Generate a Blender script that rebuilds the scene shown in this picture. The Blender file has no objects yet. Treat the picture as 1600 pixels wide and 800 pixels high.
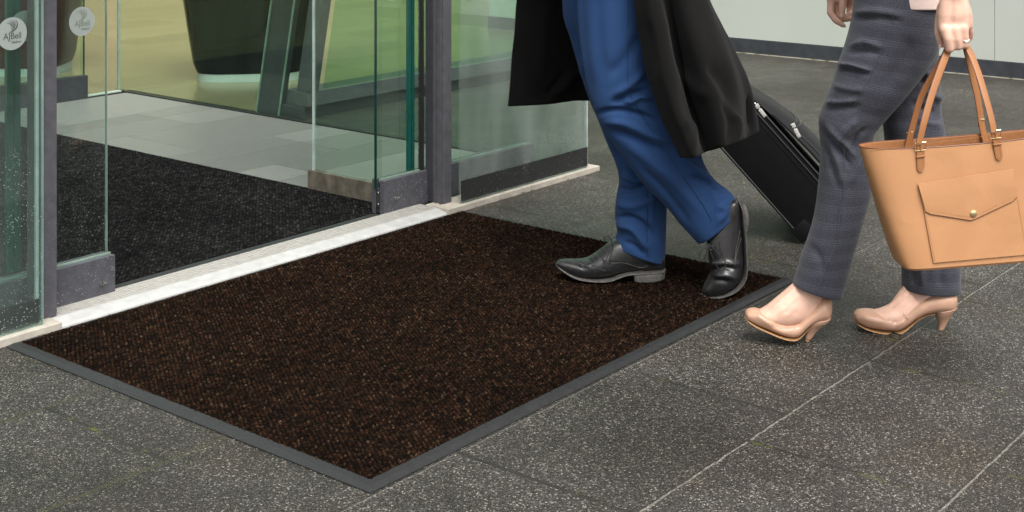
import bpy, bmesh, math, random
import numpy as np
from mathutils import Vector, Matrix
random.seed(7); rng = np.random.default_rng(7)
R = math.radians
S = bpy.context.scene

# ------------------------------------------------------------------ camera, light, exposure
EYE, FPX, HOR = 1.2, 2141.0, -205.0          # eye height, focal length in px of the 1600 px photo, horizon row
RT = Vector((.6285, -.7778, 0)); FW = Vector((.7778, .6285, 0)); UP = Vector((0, 0, 1))
cam = bpy.data.objects.new('camera', bpy.data.cameras.new('camera'))
S.collection.objects.link(cam)
cam.location = (0, 0, EYE)
cam.rotation_euler = (R(90), 0, math.atan2(-.7778, .6285))
cam.data.sensor_width = 36; cam.data.lens = FPX / 1600 * 36; cam.data.shift_y = (HOR - 400) / 1600
cam.data.clip_start = .05; cam.data.clip_end = 500
S.camera = cam
sun_from = (RT * .22 - FW * .62 + UP * 1.0).normalized()
elev = math.asin(sun_from.z); azim = math.atan2(sun_from.x, sun_from.y)
wd = bpy.data.worlds.new('World'); S.world = wd; wd.use_nodes = True
wn = wd.node_tree
bg = wn.nodes['Background']
sky = wn.nodes.new('ShaderNodeTexSky'); sky.sky_type = 'NISHITA'; sky.sun_disc = False
sky.sun_elevation = elev; sky.sun_rotation = azim; sky.dust_density = 6; sky.air_density = 1.0; sky.ozone_density = 1
hs = wn.nodes.new('ShaderNodeHueSaturation'); hs.inputs['Saturation'].default_value = .10
wn.links.new(sky.outputs[0], hs.inputs['Color']); wn.links.new(hs.outputs[0], bg.inputs[0])
bg.inputs[1].default_value = .15
sd = bpy.data.lights.new('sun', 'SUN'); sd.energy = 1.8; sd.angle = R(40); sd.color = (1, .97, .92)
sun = bpy.data.objects.new('sun', sd); S.collection.objects.link(sun)
sun.rotation_euler = sun_from.to_track_quat('Z', 'Y').to_euler()
vs = S.view_settings
S.display_settings.display_device = 'sRGB'
vs.view_transform = 'Standard'; vs.look = 'None'; vs.gamma = 1; vs.use_curve_mapping = False
vs.exposure = 0.8
S.cycles.transparent_max_bounces = 32; S.cycles.max_bounces = 12; S.cycles.transmission_bounces = 12

# ------------------------------------------------------------------ helpers
def W(px, py, Z):
    "a point of the place, from a photo pixel and its distance from the camera"
    return RT * ((px - 800) / FPX * Z) + FW * Z + UP * (EYE - (py - HOR) / FPX * Z)
def proj(co):
    co = np.asarray(co); a = co @ np.array(RT); Z = co @ np.array(FW)
    return 800 + FPX * a / Z, HOR + FPX * (EYE - co[:, 2]) / Z

def M(name):
    m = bpy.data.materials.new(name); m.use_nodes = True
    return m, m.node_tree, m.node_tree.nodes['Principled BSDF']
def N(nt, kind, **kw):
    n = nt.nodes.new('ShaderNode' + kind)
    for k, v in kw.items():
        if k in n.inputs: n.inputs[k].default_value = v
        else: setattr(n, k, v)
    return n
def L(nt, a, b): nt.links.new(a, b)
def math_(nt, op, a, b=None, c=None):
    n = nt.nodes.new('ShaderNodeMath'); n.operation = op
    for i, v in enumerate((a, b, c)):
        if v is None: continue
        if isinstance(v, (int, float)): n.inputs[i].default_value = v
        else: nt.links.new(v, n.inputs[i])
    return n.outputs[0]
def mixc(nt, f, a, b, mode='MIX'):
    n = nt.nodes.new('ShaderNodeMix'); n.data_type = 'RGBA'; n.blend_type = mode
    for i, v in ((0, f), (6, a), (7, b)):
        if isinstance(v, (int, float)): n.inputs[i].default_value = v
        elif isinstance(v, tuple): n.inputs[i].default_value = v if len(v) == 4 else v + (1,)
        else: nt.links.new(v, n.inputs[i])
    return n.outputs[2]
def ramp(nt, f, stops):
    n = nt.nodes.new('ShaderNodeValToRGB'); e = n.color_ramp.elements
    while len(e) < len(stops): e.new(.5)
    for i, (p, c) in enumerate(stops):
        e[i].position = p; e[i].color = (c, c, c, 1) if isinstance(c, (int, float)) else c + (1,)
    nt.links.new(f, n.inputs[0]); return n.outputs[0]
def coords(nt, which='Object', scale=None):
    t = nt.nodes.new('ShaderNodeTexCoord').outputs[which]
    if which == 'Object':                       # real place coordinates, whatever the object's own origin
        t = nt.nodes.new('ShaderNodeNewGeometry').outputs['Position']
    if scale:
        m = nt.nodes.new('ShaderNodeMapping'); m.inputs['Scale'].default_value = scale
        nt.links.new(t, m.inputs[0]); t = m.outputs[0]
    return t
def noise(nt, co, scale, detail=3, rough=.5, dist=0):
    n = N(nt, 'TexNoise', Scale=scale, Detail=detail, Roughness=rough, Distortion=dist); L(nt, co, n.inputs['Vector']); return n.outputs['Fac']
def bump(nt, b, h, strength, dist=.001):
    n = N(nt, 'Bump', Strength=strength, Distance=dist); L(nt, h, n.inputs['Height']); L(nt, n.outputs[0], b.inputs['Normal'])

def simple(name, col, rough=.5, metal=0, nscale=60, var=.12, bmp=.15, bd=.0006, spec=.5, sub=0, coat=0):
    m, nt, b = M(name); co = coords(nt)
    f = noise(nt, co, nscale, 4)
    lo = tuple(c * (1 - var) for c in col); hi = tuple(min(1, c * (1 + var)) for c in col)
    L(nt, mixc(nt, ramp(nt, f, [(.3, 0.0), (.7, 1.0)]), lo, hi), b.inputs['Base Color'])
    f2 = noise(nt, co, nscale * .25, 3)
    L(nt, math_(nt, 'MULTIPLY_ADD', f2, .3, rough - .15), b.inputs['Roughness'])
    b.inputs['Metallic'].default_value = metal; b.inputs['Specular IOR Level'].default_value = spec
    if sub: b.inputs['Subsurface Weight'].default_value = sub; b.inputs['Subsurface Radius'].default_value = (.012, .005, .003); b.inputs['Subsurface Scale'].default_value = 1
    if coat: b.inputs['Coat Weight'].default_value = coat; b.inputs['Coat Roughness'].default_value = .15
    if bmp: bump(nt, b, f, bmp, bd)
    return m
def cloth(name, col, col2, fine=900, rough=.85, sheen=.1, wrinkle=.35):
    m, nt, b = M(name); uv = coords(nt, 'UV'); co = coords(nt)
    wx = N(nt, 'TexWave', Scale=fine * .16, Distortion=1.5, Detail=1); wx.bands_direction = 'X'; L(nt, uv, wx.inputs[0])
    n1 = noise(nt, uv, fine, 2); n2 = noise(nt, co, 14, 3)
    f = math_(nt, 'ADD', math_(nt, 'MULTIPLY', n1, .75), math_(nt, 'MULTIPLY', wx.outputs['Fac'], .25))
    c = mixc(nt, ramp(nt, f, [(.35, 0.0), (.65, 1.0)]), col, col2)
    L(nt, c, b.inputs['Base Color']); b.inputs['Roughness'].default_value = rough
    b.inputs['Sheen Weight'].default_value = sheen; b.inputs['Sheen Roughness'].default_value = .5
    b.inputs['Specular IOR Level'].default_value = .12
    h = math_(nt, 'ADD', math_(nt, 'MULTIPLY', n1, .0005), math_(nt, 'MULTIPLY', noise(nt, co, 16, 2, .4, .8), .012 * wrinkle))
    bump(nt, b, h, .6, 1.0)
    return m

def droplets(nt, co, col_in, amount=1.0):
    "dried white water specks"
    v = N(nt, 'TexVoronoi', Scale=200.0); L(nt, co, v.inputs['Vector'])
    pick = N(nt, 'TexWhiteNoise'); L(nt, v.outputs['Color'], pick.inputs['Vector'])
    rad = math_(nt, 'MULTIPLY', math_(nt, 'POWER', pick.outputs['Value'], 3.0), .34)
    m = math_(nt, 'LESS_THAN', v.outputs['Distance'], rad)
    z = N(nt, 'SeparateXYZ'); L(nt, co, z.inputs[0])
    fade = math_(nt, 'MULTIPLY', math_(nt, 'SUBTRACT', .75, z.outputs[2]), 1.6)
    n = N(nt, 'Clamp'); L(nt, fade, n.inputs[0])
    patch = ramp(nt, noise(nt, co, 9, 2), [(.35, .15), (.6, 1.0)])
    return math_(nt, 'MULTIPLY', math_(nt, 'MULTIPLY', m, n.outputs[0]), math_(nt, 'MULTIPLY', patch, amount))

def glass(name, tint, specks=0.0, dirt_veil=.010, refl=1.0):
    m = bpy.data.materials.new(name); m.use_nodes = True; nt = m.node_tree; nt.nodes.clear()
    out = N(nt, 'OutputMaterial'); tr = N(nt, 'BsdfTransparent', Color=tint + (1,)); gl = N(nt, 'BsdfGlossy', Roughness=.015)
    gl.inputs['Color'].default_value = (.93, 1, .96, 1)
    fr = N(nt, 'Fresnel', IOR=1.5); mx = N(nt, 'MixShader'); co = coords(nt)
    bk = N(nt, 'NewGeometry').outputs['Backfacing']           # same reflectance entering and leaving the pane
    L(nt, math_(nt, 'MULTIPLY_ADD', bk, 1 / 1.5 - 1.5, 1.5), fr.inputs['IOR'])
    L(nt, math_(nt, 'MULTIPLY', fr.outputs[0], refl * .8), mx.inputs[0]); L(nt, tr.outputs[0], mx.inputs[1]); L(nt, gl.outputs[0], mx.inputs[2])
    df = N(nt, 'BsdfDiffuse', Color=(.45, .48, .46, 1)); m2 = N(nt, 'MixShader')
    d = math_(nt, 'MULTIPLY', ramp(nt, noise(nt, coords(nt, 'Object', (1, 1, .25)), 9, 4), [(.35, .2), (.75, 1.0)]), dirt_veil)
    if specks: d = math_(nt, 'ADD', d, droplets(nt, co, None, specks))
    L(nt, d, m2.inputs[0]); L(nt, mx.outputs[0], m2.inputs[1]); L(nt, df.outputs[0], m2.inputs[2]); L(nt, m2.outputs[0], out.inputs[0])
    return m

def tag(o, label=None, cat=None, group=None, kind=None):
    if label: o['label'] = label
    if cat: o['category'] = cat
    if group: o['group'] = group
    if kind: o['kind'] = kind
    return o
def empty(name, loc, label, cat, group=None):
    o = bpy.data.objects.new(name, None); S.collection.objects.link(o); o.location = loc; o.empty_display_size = .1
    return tag(o, label, cat, group)
def link(name, me, mat, parent=None, smooth=False):
    for m in (mat if isinstance(mat, (list, tuple)) else [mat]): me.materials.append(m)
    if smooth: me.polygons.foreach_set('use_smooth', [True] * len(me.polygons))
    o = bpy.data.objects.new(name, me); S.collection.objects.link(o)
    if parent:
        o.parent = parent
        mw = Matrix.Translation(parent_loc(parent)); o.matrix_parent_inverse = mw.inverted()
    return o
def parent_loc(p):
    return Vector(p.location) if p.type == 'EMPTY' else Vector((0, 0, 0))     # part meshes carry place coordinates

class MB:
    "collects shapes, given in place coordinates, into one mesh"
    def __init__(s): s.v = []; s.f = []; s.mi = []; s.uv = []
    def add(s, vs, fs, mi=0):
        o = len(s.v); s.v += [tuple(v) for v in vs]; s.f += [tuple(i + o for i in f) for f in fs]; s.mi += [mi] * len(fs); return s
    def box(s, x0, x1, y0, y1, z0, z1, mi=0, lean=0, bev=0):
        bm = bmesh.new(); bmesh.ops.create_cube(bm, size=1)
        for v in bm.verts:
            v.co = Vector(((x0 + x1) / 2 + v.co.x * (x1 - x0), (y0 + y1) / 2 + v.co.y * (y1 - y0), (z0 + z1) / 2 + v.co.z * (z1 - z0)))
        if bev: bmesh.ops.bevel(bm, geom=bm.edges[:], offset=bev, segments=2, affect='EDGES', profile=.5)
        for v in bm.verts: v.co.y -= lean * v.co.z
        bm.verts.ensure_lookup_table(); bm.verts.index_update()
        s.add([v.co.copy() for v in bm.verts], [[v.index for v in f.verts] for f in bm.faces], mi); bm.free(); return s
    def obox(s, o, X, Y, Z, mi=0, bev=0, seg=2):
        "box from corner o along three full-length vectors"
        bm = bmesh.new(); bmesh.ops.create_cube(bm, size=1); l = (X.length, Y.length, Z.length)
        for v in bm.verts: v.co = Vector([(v.co[i] + .5) * l[i] for i in range(3)])
        if bev: bmesh.ops.bevel(bm, geom=bm.edges[:], offset=bev, segments=seg, affect='EDGES', profile=.5)
        bm.verts.index_update(); u = (X.normalized(), Y.normalized(), Z.normalized())
        s.add([o + u[0] * v.co.x + u[1] * v.co.y + u[2] * v.co.z for v in bm.verts], [[v.index for v in f.verts] for f in bm.faces], mi); bm.free(); return s
    def tube(s, pts, r, n=8, mi=0, cap=True):
        pts = [Vector(p) for p in pts]; rs = r if isinstance(r, (list, tuple)) else [r] * len(pts)
        rings = []; up = None
        for i, p in enumerate(pts):
            t = (pts[min(i + 1, len(pts) - 1)] - pts[max(i - 1, 0)]).normalized()
            if up is None: up = t.orthogonal().normalized()
            up = (up - t * up.dot(t)).normalized(); b = t.cross(up)
            rings.append([p + (up * math.cos(a) + b * math.sin(a)) * rs[i] for a in [2 * math.pi * k / n for k in range(n)]])
        fs = [(i * n + k, i * n + (k + 1) % n, (i + 1) * n + (k + 1) % n, (i + 1) * n + k) for i in range(len(pts) - 1) for k in range(n)]
        if cap: fs += [tuple(range(n))[::-1], tuple((len(pts) - 1) * n + k for k in range(n))]
        return s.add([v for r_ in rings for v in r_], fs, mi)
    def sphere(s, c, r, mi=0, n=10, sc=(1, 1, 1)):
        bm = bmesh.new(); bmesh.ops.create_uvsphere(bm, u_segments=n, v_segments=max(6, n * 2 // 3), radius=1); bm.verts.index_update()
        s.add([Vector(c) + Vector((v.co.x * r * sc[0], v.co.y * r * sc[1], v.co.z * r * sc[2])) for v in bm.verts], [[v.index for v in f.verts] for f in bm.faces], mi); bm.free(); return s
    def build(s, name, mat, parent=None, smooth=False):
        me = bpy.data.meshes.new(name); me.from_pydata(s.v, [], s.f); 
        if any(s.mi): me.polygons.foreach_set('material_index', s.mi)
        me.update()
        bm = bmesh.new(); bm.from_mesh(me); bmesh.ops.recalc_face_normals(bm, faces=bm.faces); bm.to_mesh(me); bm.free()
        o = link(name, me, mat, parent, smooth)
        if smooth:
            try: me.set_sharp_from_angle(angle=R(38))
            except Exception: pass
        return o
    def grid(s, g, closed=True, mi=0):
        "g: rows x n x 3"
        r, n, _ = g.shape; k = n if closed else n - 1
        fs = [(i * n + j, i * n + (j + 1) % n, (i + 1) * n + (j + 1) % n, (i + 1) * n + j) for i in range(r - 1) for j in range(k)]
        return s.add(g.reshape(-1, 3).tolist(), fs, mi)

def spline(a, per):
    "Catmull-Rom through the rows of a"
    a = np.asarray(a, float); n = len(a); out = []
    P = np.vstack([2 * a[0] - a[1], a, 2 * a[-1] - a[-2]])
    for i in range(n - 1):
        p0, p1, p2, p3 = P[i:i + 4]
        for t in np.linspace(0, 1, per, endpoint=False):
            out.append(.5 * ((2 * p1) + (-p0 + p2) * t + (2 * p0 - 5 * p1 + 4 * p2 - p3) * t * t + (-p0 + 3 * p1 - 3 * p2 + p3) * t ** 3))
    out.append(a[-1]); return np.array(out)

def grid_normals(g, closed):
    if closed: dj = np.roll(g, -1, 1) - np.roll(g, 1, 1)
    else: dj = np.gradient(g, axis=1)
    di = np.gradient(g, axis=0); n = np.cross(dj, di); l = np.linalg.norm(n, axis=2, keepdims=True); return n / np.maximum(l, 1e-9)

FOLD = 1.35
def sculpt(g, strokes, closed=True, seed=1, amp=0.0, only_front=True, freq=1.0):
    "press folds into a lofted surface: each stroke = (points in photo px, half width px, depth m)"
    n = grid_normals(g, closed); c = g.mean(axis=1, keepdims=True)
    if closed: n = n * np.sign((n * (g - c)).sum(axis=2).mean() or 1)
    view = g - np.array([0, 0, EYE]); view /= np.linalg.norm(view, axis=2, keepdims=True)
    face = -(n * view).sum(axis=2)
    if not closed: n = n * np.sign(face)[..., None]; face = np.abs(face)
    x, y = proj(g.reshape(-1, 3)); d = np.zeros(len(x))
    for pts, w, dep in strokes:
        pts = spline(np.array(pts, float), 6) if len(pts) > 2 else np.array(pts, float)
        best = np.full(len(x), 1e9); fr = np.zeros(len(x))
        for i in range(len(pts) - 1):
            a, b = pts[i], pts[i + 1]; ab = b - a; t = ((x - a[0]) * ab[0] + (y - a[1]) * ab[1]) / max(ab @ ab, 1e-6); t = np.clip(t, 0, 1)
            q = np.hypot(x - a[0] - t * ab[0], y - a[1] - t * ab[1]); u = (i + t) / (len(pts) - 1)
            fr = np.where(q < best, u, fr); best = np.minimum(best, q)
        taper = np.clip(np.minimum(fr, 1 - fr) * 5, 0, 1) * .85 + .15
        d += dep * np.exp(-(best / w) ** 2) * taper
    d = d.reshape(g.shape[:2]) * FOLD
    if only_front: d = d * np.clip(face * 4, 0, 1) * (face > 0)
    if amp:
        rr = np.random.default_rng(seed); w = np.zeros(g.shape[:2])
        for k in range(7):
            v = rr.normal(size=3) * np.array([1, 1, .6]); v = v / np.linalg.norm(v) * rr.uniform(18, 60) * freq
            w += np.sin(g @ v + rr.uniform(0, 6)) / (1 + k * .35)
        d = d + w * amp
    return g + n * d[..., None]

def ring_grid(secs, nseg=44, per=5, ex=2.3):
    """secs: (x1,y1,x2,y2,Z,halfdepth[,dZ]) -- opposite outline points of each cross-section at distance Z"""
    a = []
    for s_ in secs:
        s_ = tuple(s_) + (0,) * (7 - len(s_))
        p, q = W(s_[0], s_[1], s_[4]), W(s_[2], s_[3], s_[4] + s_[6]); a.append([*p, *q, s_[5]])
    a = spline(a, per); th = np.linspace(0, 2 * math.pi, nseg, endpoint=False)
    cx = np.sign(np.cos(th)) * np.abs(np.cos(th)) ** (2 / ex); sy = np.sign(np.sin(th)) * np.abs(np.sin(th)) ** (2 / ex)
    g = []
    for r_ in a:
        p, q, d = r_[:3], r_[3:6], r_[6]; c = (p + q) / 2; e1 = (q - p) / 2; e2 = np.array(FW) * max(d, .0005)
        e2 = e2 - e1 * (e2 @ e1) / max(e1 @ e1, 1e-9); e2 = e2 / np.linalg.norm(e2) * max(d, .0005)
        g.append(c + cx[:, None] * e1 + sy[:, None] * e2)
    return np.array(g)

def grid_mesh(name, grids, closed=True, cap=True, hem=None):
    "grids (same winding) -> one mesh with UVs in metres; hem=(inset, up) turns the last row inside"
    vs, fs, uvs = [], [], []
    for g in grids:
        if hem:
            c = g[-1].mean(axis=0); up = (g[-3].mean(axis=0) - c); up /= np.linalg.norm(up)
            sc = 1 - hem[0] / max(1e-3, np.linalg.norm(g[-1] - c, axis=1).mean())
            g = np.concatenate([g, [c + (g[-1] - c) * (1 - (1 - sc) * .3) - up * .0012], [c + (g[-1] - c) * sc], [c + (g[-1] - c) * sc + up * hem[1]], [c + (g[-1] - c) * sc * .9 + up * hem[1] * 2]])
        r, n, _ = g.shape; o = len(vs)
        dl = np.linalg.norm(np.diff(g, axis=0), axis=2).mean(axis=1); vv = np.concatenate([[0], np.cumsum(dl)])
        g2 = np.concatenate([g, g[:, :1]], 1) if closed else g
        du = np.linalg.norm(np.diff(g2, axis=1), axis=2); uu = np.concatenate([np.zeros((r, 1)), np.cumsum(du, 1)], 1)
        um = uu - uu[:, -1:] * .5
        vs += g.reshape(-1, 3).tolist()
        for i in range(r - 1):
            for j in range(n if closed else n - 1):
                j2 = (j + 1) % n
                fs.append((o + i * n + j, o + i * n + j2, o + (i + 1) * n + j2, o + (i + 1) * n + j))
                uvs += [(um[i, j], vv[i]), (um[i, j + 1], vv[i]), (um[i + 1, j + 1], vv[i + 1]), (um[i + 1, j], vv[i + 1])]
        if cap and closed:
            fs.append(tuple(o + k for k in range(n))[::-1]); uvs += [(0, 0)] * n
            if not hem: fs.append(tuple(o + (r - 1) * n + k for k in range(n))); uvs += [(0, 0)] * n
    me = bpy.data.meshes.new(name); me.from_pydata(vs, [], fs); me.update()
    l = me.uv_layers.new(name='UVMap'); l.data.foreach_set('uv', np.array(uvs, dtype=np.float32).ravel())
    bm = bmesh.new(); bm.from_mesh(me); bmesh.ops.recalc_face_normals(bm, faces=bm.faces); bm.to_mesh(me); bm.free()
    return me

def blob_mesh(name, chains, voxel, smooth_it=2):
    "one continuous skin from tapered chains: each = [(point, radius or (radius, thin, axis)), ...]"
    mb = MB()
    for ch in chains:
        for i in range(len(ch) - 1):
            (p, r0), (q, r1) = ch[i], ch[i + 1]; p, q = Vector(p), Vector(q)
            step = max(2, int((q - p).length / (min(r0, r1) * .28)) + 1)
            for k in range(step + 1):
                t = k / step; mb.sphere(p.lerp(q, t), r0 + (r1 - r0) * t, n=12)
    me = bpy.data.meshes.new('tmp'); me.from_pydata(mb.v, [], mb.f)
    o = bpy.data.objects.new('tmp', me); S.collection.objects.link(o)
    rm = o.modifiers.new('r', 'REMESH'); rm.mode = 'VOXEL'; rm.voxel_size = voxel
    sm = o.modifiers.new('s', 'SMOOTH'); sm.iterations = smooth_it; sm.factor = .5
    dg = bpy.context.evaluated_depsgraph_get(); res = bpy.data.meshes.new_from_object(o.evaluated_get(dg)); res.name = name
    bpy.data.objects.remove(o); res.materials.clear()
    return res
def C(a, Z, z): return RT * a + FW * Z + UP * z

# ------------------------------------------------------------------ materials
# paving: exposed aggregate slabs, grout lines
def paving():
    m, nt, b = M('aggregate_paving'); co = coords(nt); sp = N(nt, 'SeparateXYZ'); 
    wob = noise(nt, co, 30, 2)
    L(nt, co, sp.inputs[0]); X, Y = sp.outputs[0], sp.outputs[1]
    Y = math_(nt, 'ADD', Y, math_(nt, 'MULTIPLY_ADD', wob, .008, -.004))
    ry = math_(nt, 'DIVIDE', math_(nt, 'SUBTRACT', Y, .121), .434)
    row = math_(nt, 'FLOOR', ry); fy = math_(nt, 'SUBTRACT', ry, row)
    odd = math_(nt, 'FLOORED_MODULO', row, 2.0)
    off = math_(nt, 'ADD', math_(nt, 'MULTIPLY_ADD', odd, .176, .14), math_(nt, 'MULTIPLY', math_(nt, 'MULTIPLY', odd, math_(nt, 'GREATER_THAN', row, 4.0)), .2))
    rx = math_(nt, 'DIVIDE', math_(nt, 'SUBTRACT', X, off), .602); colx = math_(nt, 'FLOOR', rx); fx = math_(nt, 'SUBTRACT', rx, colx)
    dy = math_(nt, 'MULTIPLY', math_(nt, 'SUBTRACT', .5, math_(nt, 'ABSOLUTE', math_(nt, 'SUBTRACT', fy, .5))), .434)
    dx = math_(nt, 'MULTIPLY', math_(nt, 'SUBTRACT', .5, math_(nt, 'ABSOLUTE', math_(nt, 'SUBTRACT', fx, .5))), .602)
    # each slab its own tone
    cb = N(nt, 'CombineXYZ'); L(nt, row, cb.inputs[0]); L(nt, colx, cb.inputs[1]); wn_ = N(nt, 'TexWhiteNoise'); L(nt, cb.outputs[0], wn_.inputs['Vector'])
    slab = wn_.outputs['Value']
    # stones
    v1 = N(nt, 'TexVoronoi', Scale=270.0); L(nt, co, v1.inputs['Vector'])
    v2 = N(nt, 'TexVoronoi', Scale=420.0); L(nt, co, v2.inputs['Vector'])
    s1 = N(nt, 'SeparateColor'); L(nt, v1.outputs['Color'], s1.inputs[0])
    s2 = N(nt, 'SeparateColor'); L(nt, v2.outputs['Color'], s2.inputs[0])
    a = ramp(nt, s1.outputs[0], [(0.0, (.028, .026, .023)), (.45, (.066, .063, .057)), (.72, (.135, .131, .122)), (.9, (.31, .305, .29)), (1.0, (.85, .84, .82))])
    a2 = ramp(nt, s2.outputs[1], [(0.0, (.05, .047, .042)), (.6, (.12, .115, .105)), (.9, (.24, .235, .225)), (1.0, (.55, .54, .52))])
    c = mixc(nt, .28, a, a2)
    core = ramp(nt, v1.outputs['Distance'], [(.35, 1.0), (.62, .45)])
    c = mixc(nt, 1.0, c, core, 'MULTIPLY')
    big = ramp(nt, noise(nt, co, 1.6, 5, .6), [(.32, (.62, .58, .52)), (.5, (.95, .93, .9)), (.70, (1.18, 1.18, 1.16))])
    c = mixc(nt, 1.0, c, big, 'MULTIPLY')
    mid = ramp(nt, noise(nt, co, 11, 4, .6), [(.3, (.8, .79, .76)), (.7, (1.1, 1.1, 1.1))])
    c = mixc(nt, 1.0, c, mid, 'MULTIPLY')
    c = mixc(nt, 1.0, c, mixc(nt, slab, (.84, .83, .80), (1.10, 1.10, 1.10)), 'MULTIPLY')
    brown = ramp(nt, noise(nt, co, 3.1, 3), [(.56, 0.0), (.72, .45)])
    c = mixc(nt, brown, c, mixc(nt, 1.0, c, (.95, .72, .52), 'MULTIPLY'))
    vs_ = N(nt, 'TexVoronoi', Scale=3.4); L(nt, co, vs_.inputs['Vector'])
    spot = math_(nt, 'LESS_THAN', math_(nt, 'ADD', vs_.outputs['Distance'], math_(nt, 'MULTIPLY', noise(nt, co, 40, 3), .03)), .035)
    c = mixc(nt, math_(nt, 'MULTIPLY', spot, .5), c, (.09, .055, .03))
    # joints
    brk = noise(nt, co, 5, 3)
    moss_n = ramp(nt, noise(nt, co, 14, 3), [(.55, 0.0), (.66, 1.0)])
    jl = math_(nt, 'MULTIPLY', math_(nt, 'LESS_THAN', dy, .0048), math_(nt, 'GREATER_THAN', fy, .5))       # pale ridge just before the line
    jd = math_(nt, 'MULTIPLY', math_(nt, 'LESS_THAN', dy, .0045), math_(nt, 'LESS_THAN', fy, .5))
    near = math_(nt, 'LESS_THAN', Y, 2.05)
    weak = math_(nt, 'MULTIPLY_ADD', math_(nt, 'GREATER_THAN', Y, 1.7), -.62, 1.0)
    pale = math_(nt, 'MULTIPLY', math_(nt, 'MULTIPLY', math_(nt, 'MULTIPLY', jl, near), weak), ramp(nt, noise(nt, co, 75, 4, .7), [(.35, .2), (.6, .95)]))
    c = mixc(nt, pale, c, (.46, .45, .41))
    dark = math_(nt, 'MULTIPLY', jd, ramp(nt, brk, [(.4, .45), (.6, .9)]))
    c = mixc(nt, dark, c, (.035, .033, .026))
    far = math_(nt, 'MULTIPLY', math_(nt, 'LESS_THAN', dy, .005), math_(nt, 'SUBTRACT', 1.0, near))
    c = mixc(nt, math_(nt, 'MULTIPLY', far, .75), c, (.085, .082, .04))
    jx = math_(nt, 'MULTIPLY', math_(nt, 'LESS_THAN', dx, .0058), ramp(nt, brk, [(.40, .45), (.52, 1.0)]))
    c = mixc(nt, jx, c, mixc(nt, moss_n, (.030, .028, .02), (.15, .18, .03)))
    c = mixc(nt, 1.0, c, (.44, .42, .39), 'MULTIPLY')
    L(nt, c, b.inputs['Base Color'])
    L(nt, ramp(nt, noise(nt, co, 2.2, 4), [(.35, .42), (.7, .75)]), b.inputs['Roughness'])
    h = math_(nt, 'SUBTRACT', math_(nt, 'MULTIPLY', v1.outputs['Distance'], -.0022), math_(nt, 'MULTIPLY', math_(nt, 'ADD', jd, jx), .003))
    bump(nt, b, h, .9, 1.0)
    return m

def pile(name, ground, yarns, scale):
    "loops of coloured yarn, the shade in the gaps between them painted black"
    m, nt, b = M(name); co = coords(nt)
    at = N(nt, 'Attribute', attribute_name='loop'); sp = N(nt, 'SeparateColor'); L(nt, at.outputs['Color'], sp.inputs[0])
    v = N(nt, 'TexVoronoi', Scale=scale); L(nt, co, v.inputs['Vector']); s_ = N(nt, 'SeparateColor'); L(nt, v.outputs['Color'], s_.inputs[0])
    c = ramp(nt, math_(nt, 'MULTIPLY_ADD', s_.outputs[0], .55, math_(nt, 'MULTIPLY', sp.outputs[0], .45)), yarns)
    c = mixc(nt, ramp(nt, sp.outputs[1], [(.15, 0.0), (.75, 1.0)]), ground, c)  # gap shade painted into the colour: black where the loops are low
    c = mixc(nt, 1.0, c, ramp(nt, noise(nt, co, 3.5, 5, .6), [(.32, .75), (.7, 1.25)]), 'MULTIPLY')
    L(nt, c, b.inputs['Base Color']); b.inputs['Roughness'].default_value = .95; b.inputs['Specular IOR Level'].default_value = .03
    bump(nt, b, noise(nt, co, scale * 1.6, 2), .8, .0016)
    return m

def check_wool():
    m, nt, b = M('check_wool'); uv = coords(nt, 'UV'); co = coords(nt); sp = N(nt, 'SeparateXYZ'); L(nt, uv, sp.inputs[0])
    U, V = sp.outputs[0], sp.outputs[1]
    w = noise(nt, co, 20, 2); V = math_(nt, 'ADD', V, math_(nt, 'MULTIPLY', w, .006)); U = math_(nt, 'ADD', U, math_(nt, 'MULTIPLY', w, .005))
    def bands(t, per, frac, thread):
        f = math_(nt, 'FRACT', math_(nt, 'DIVIDE', t, per)); on = math_(nt, 'LESS_THAN', f, frac)
        th = math_(nt, 'LESS_THAN', math_(nt, 'FRACT', math_(nt, 'DIVIDE', t, thread)), .5)
        return math_(nt, 'MULTIPLY', on, th)
    hb = bands(V, .042, .45, .0060); vb = bands(U, .048, .38, .0060)
    dash = math_(nt, 'LESS_THAN', math_(nt, 'FRACT', math_(nt, 'DIVIDE', U, .0042)), .72)
    n1 = noise(nt, uv, 420, 2)
    nb = N(nt, 'TexNoise', Scale=380.0, Detail=1.0); L(nt, uv, nb.inputs['Vector'])
    base = mixc(nt, ramp(nt, n1, [(.38, 0.0), (.62, 1.0)]), (.017, .0175, .023), (.066, .068, .084))
    base = mixc(nt, ramp(nt, nb.outputs['Fac'], [(.55, 0.0), (.68, .7)]), base, (.032, .034, .060))
    c = mixc(nt, math_(nt, 'MULTIPLY', math_(nt, 'MULTIPLY', hb, dash), .22), base, (.15, .155, .185))
    c = mixc(nt, math_(nt, 'MULTIPLY', vb, .015), c, (.12, .12, .15))
    L(nt, c, b.inputs['Base Color']); b.inputs['Roughness'].default_value = .85; b.inputs['Specular IOR Level'].default_value = .2
    b.inputs['Sheen Weight'].default_value = .12
    bump(nt, b, math_(nt, 'ADD', math_(nt, 'MULTIPLY', n1, .0005), math_(nt, 'MULTIPLY', noise(nt, co, 22, 2, .4, .6), .004)), .6, 1.0)
    return m

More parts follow.
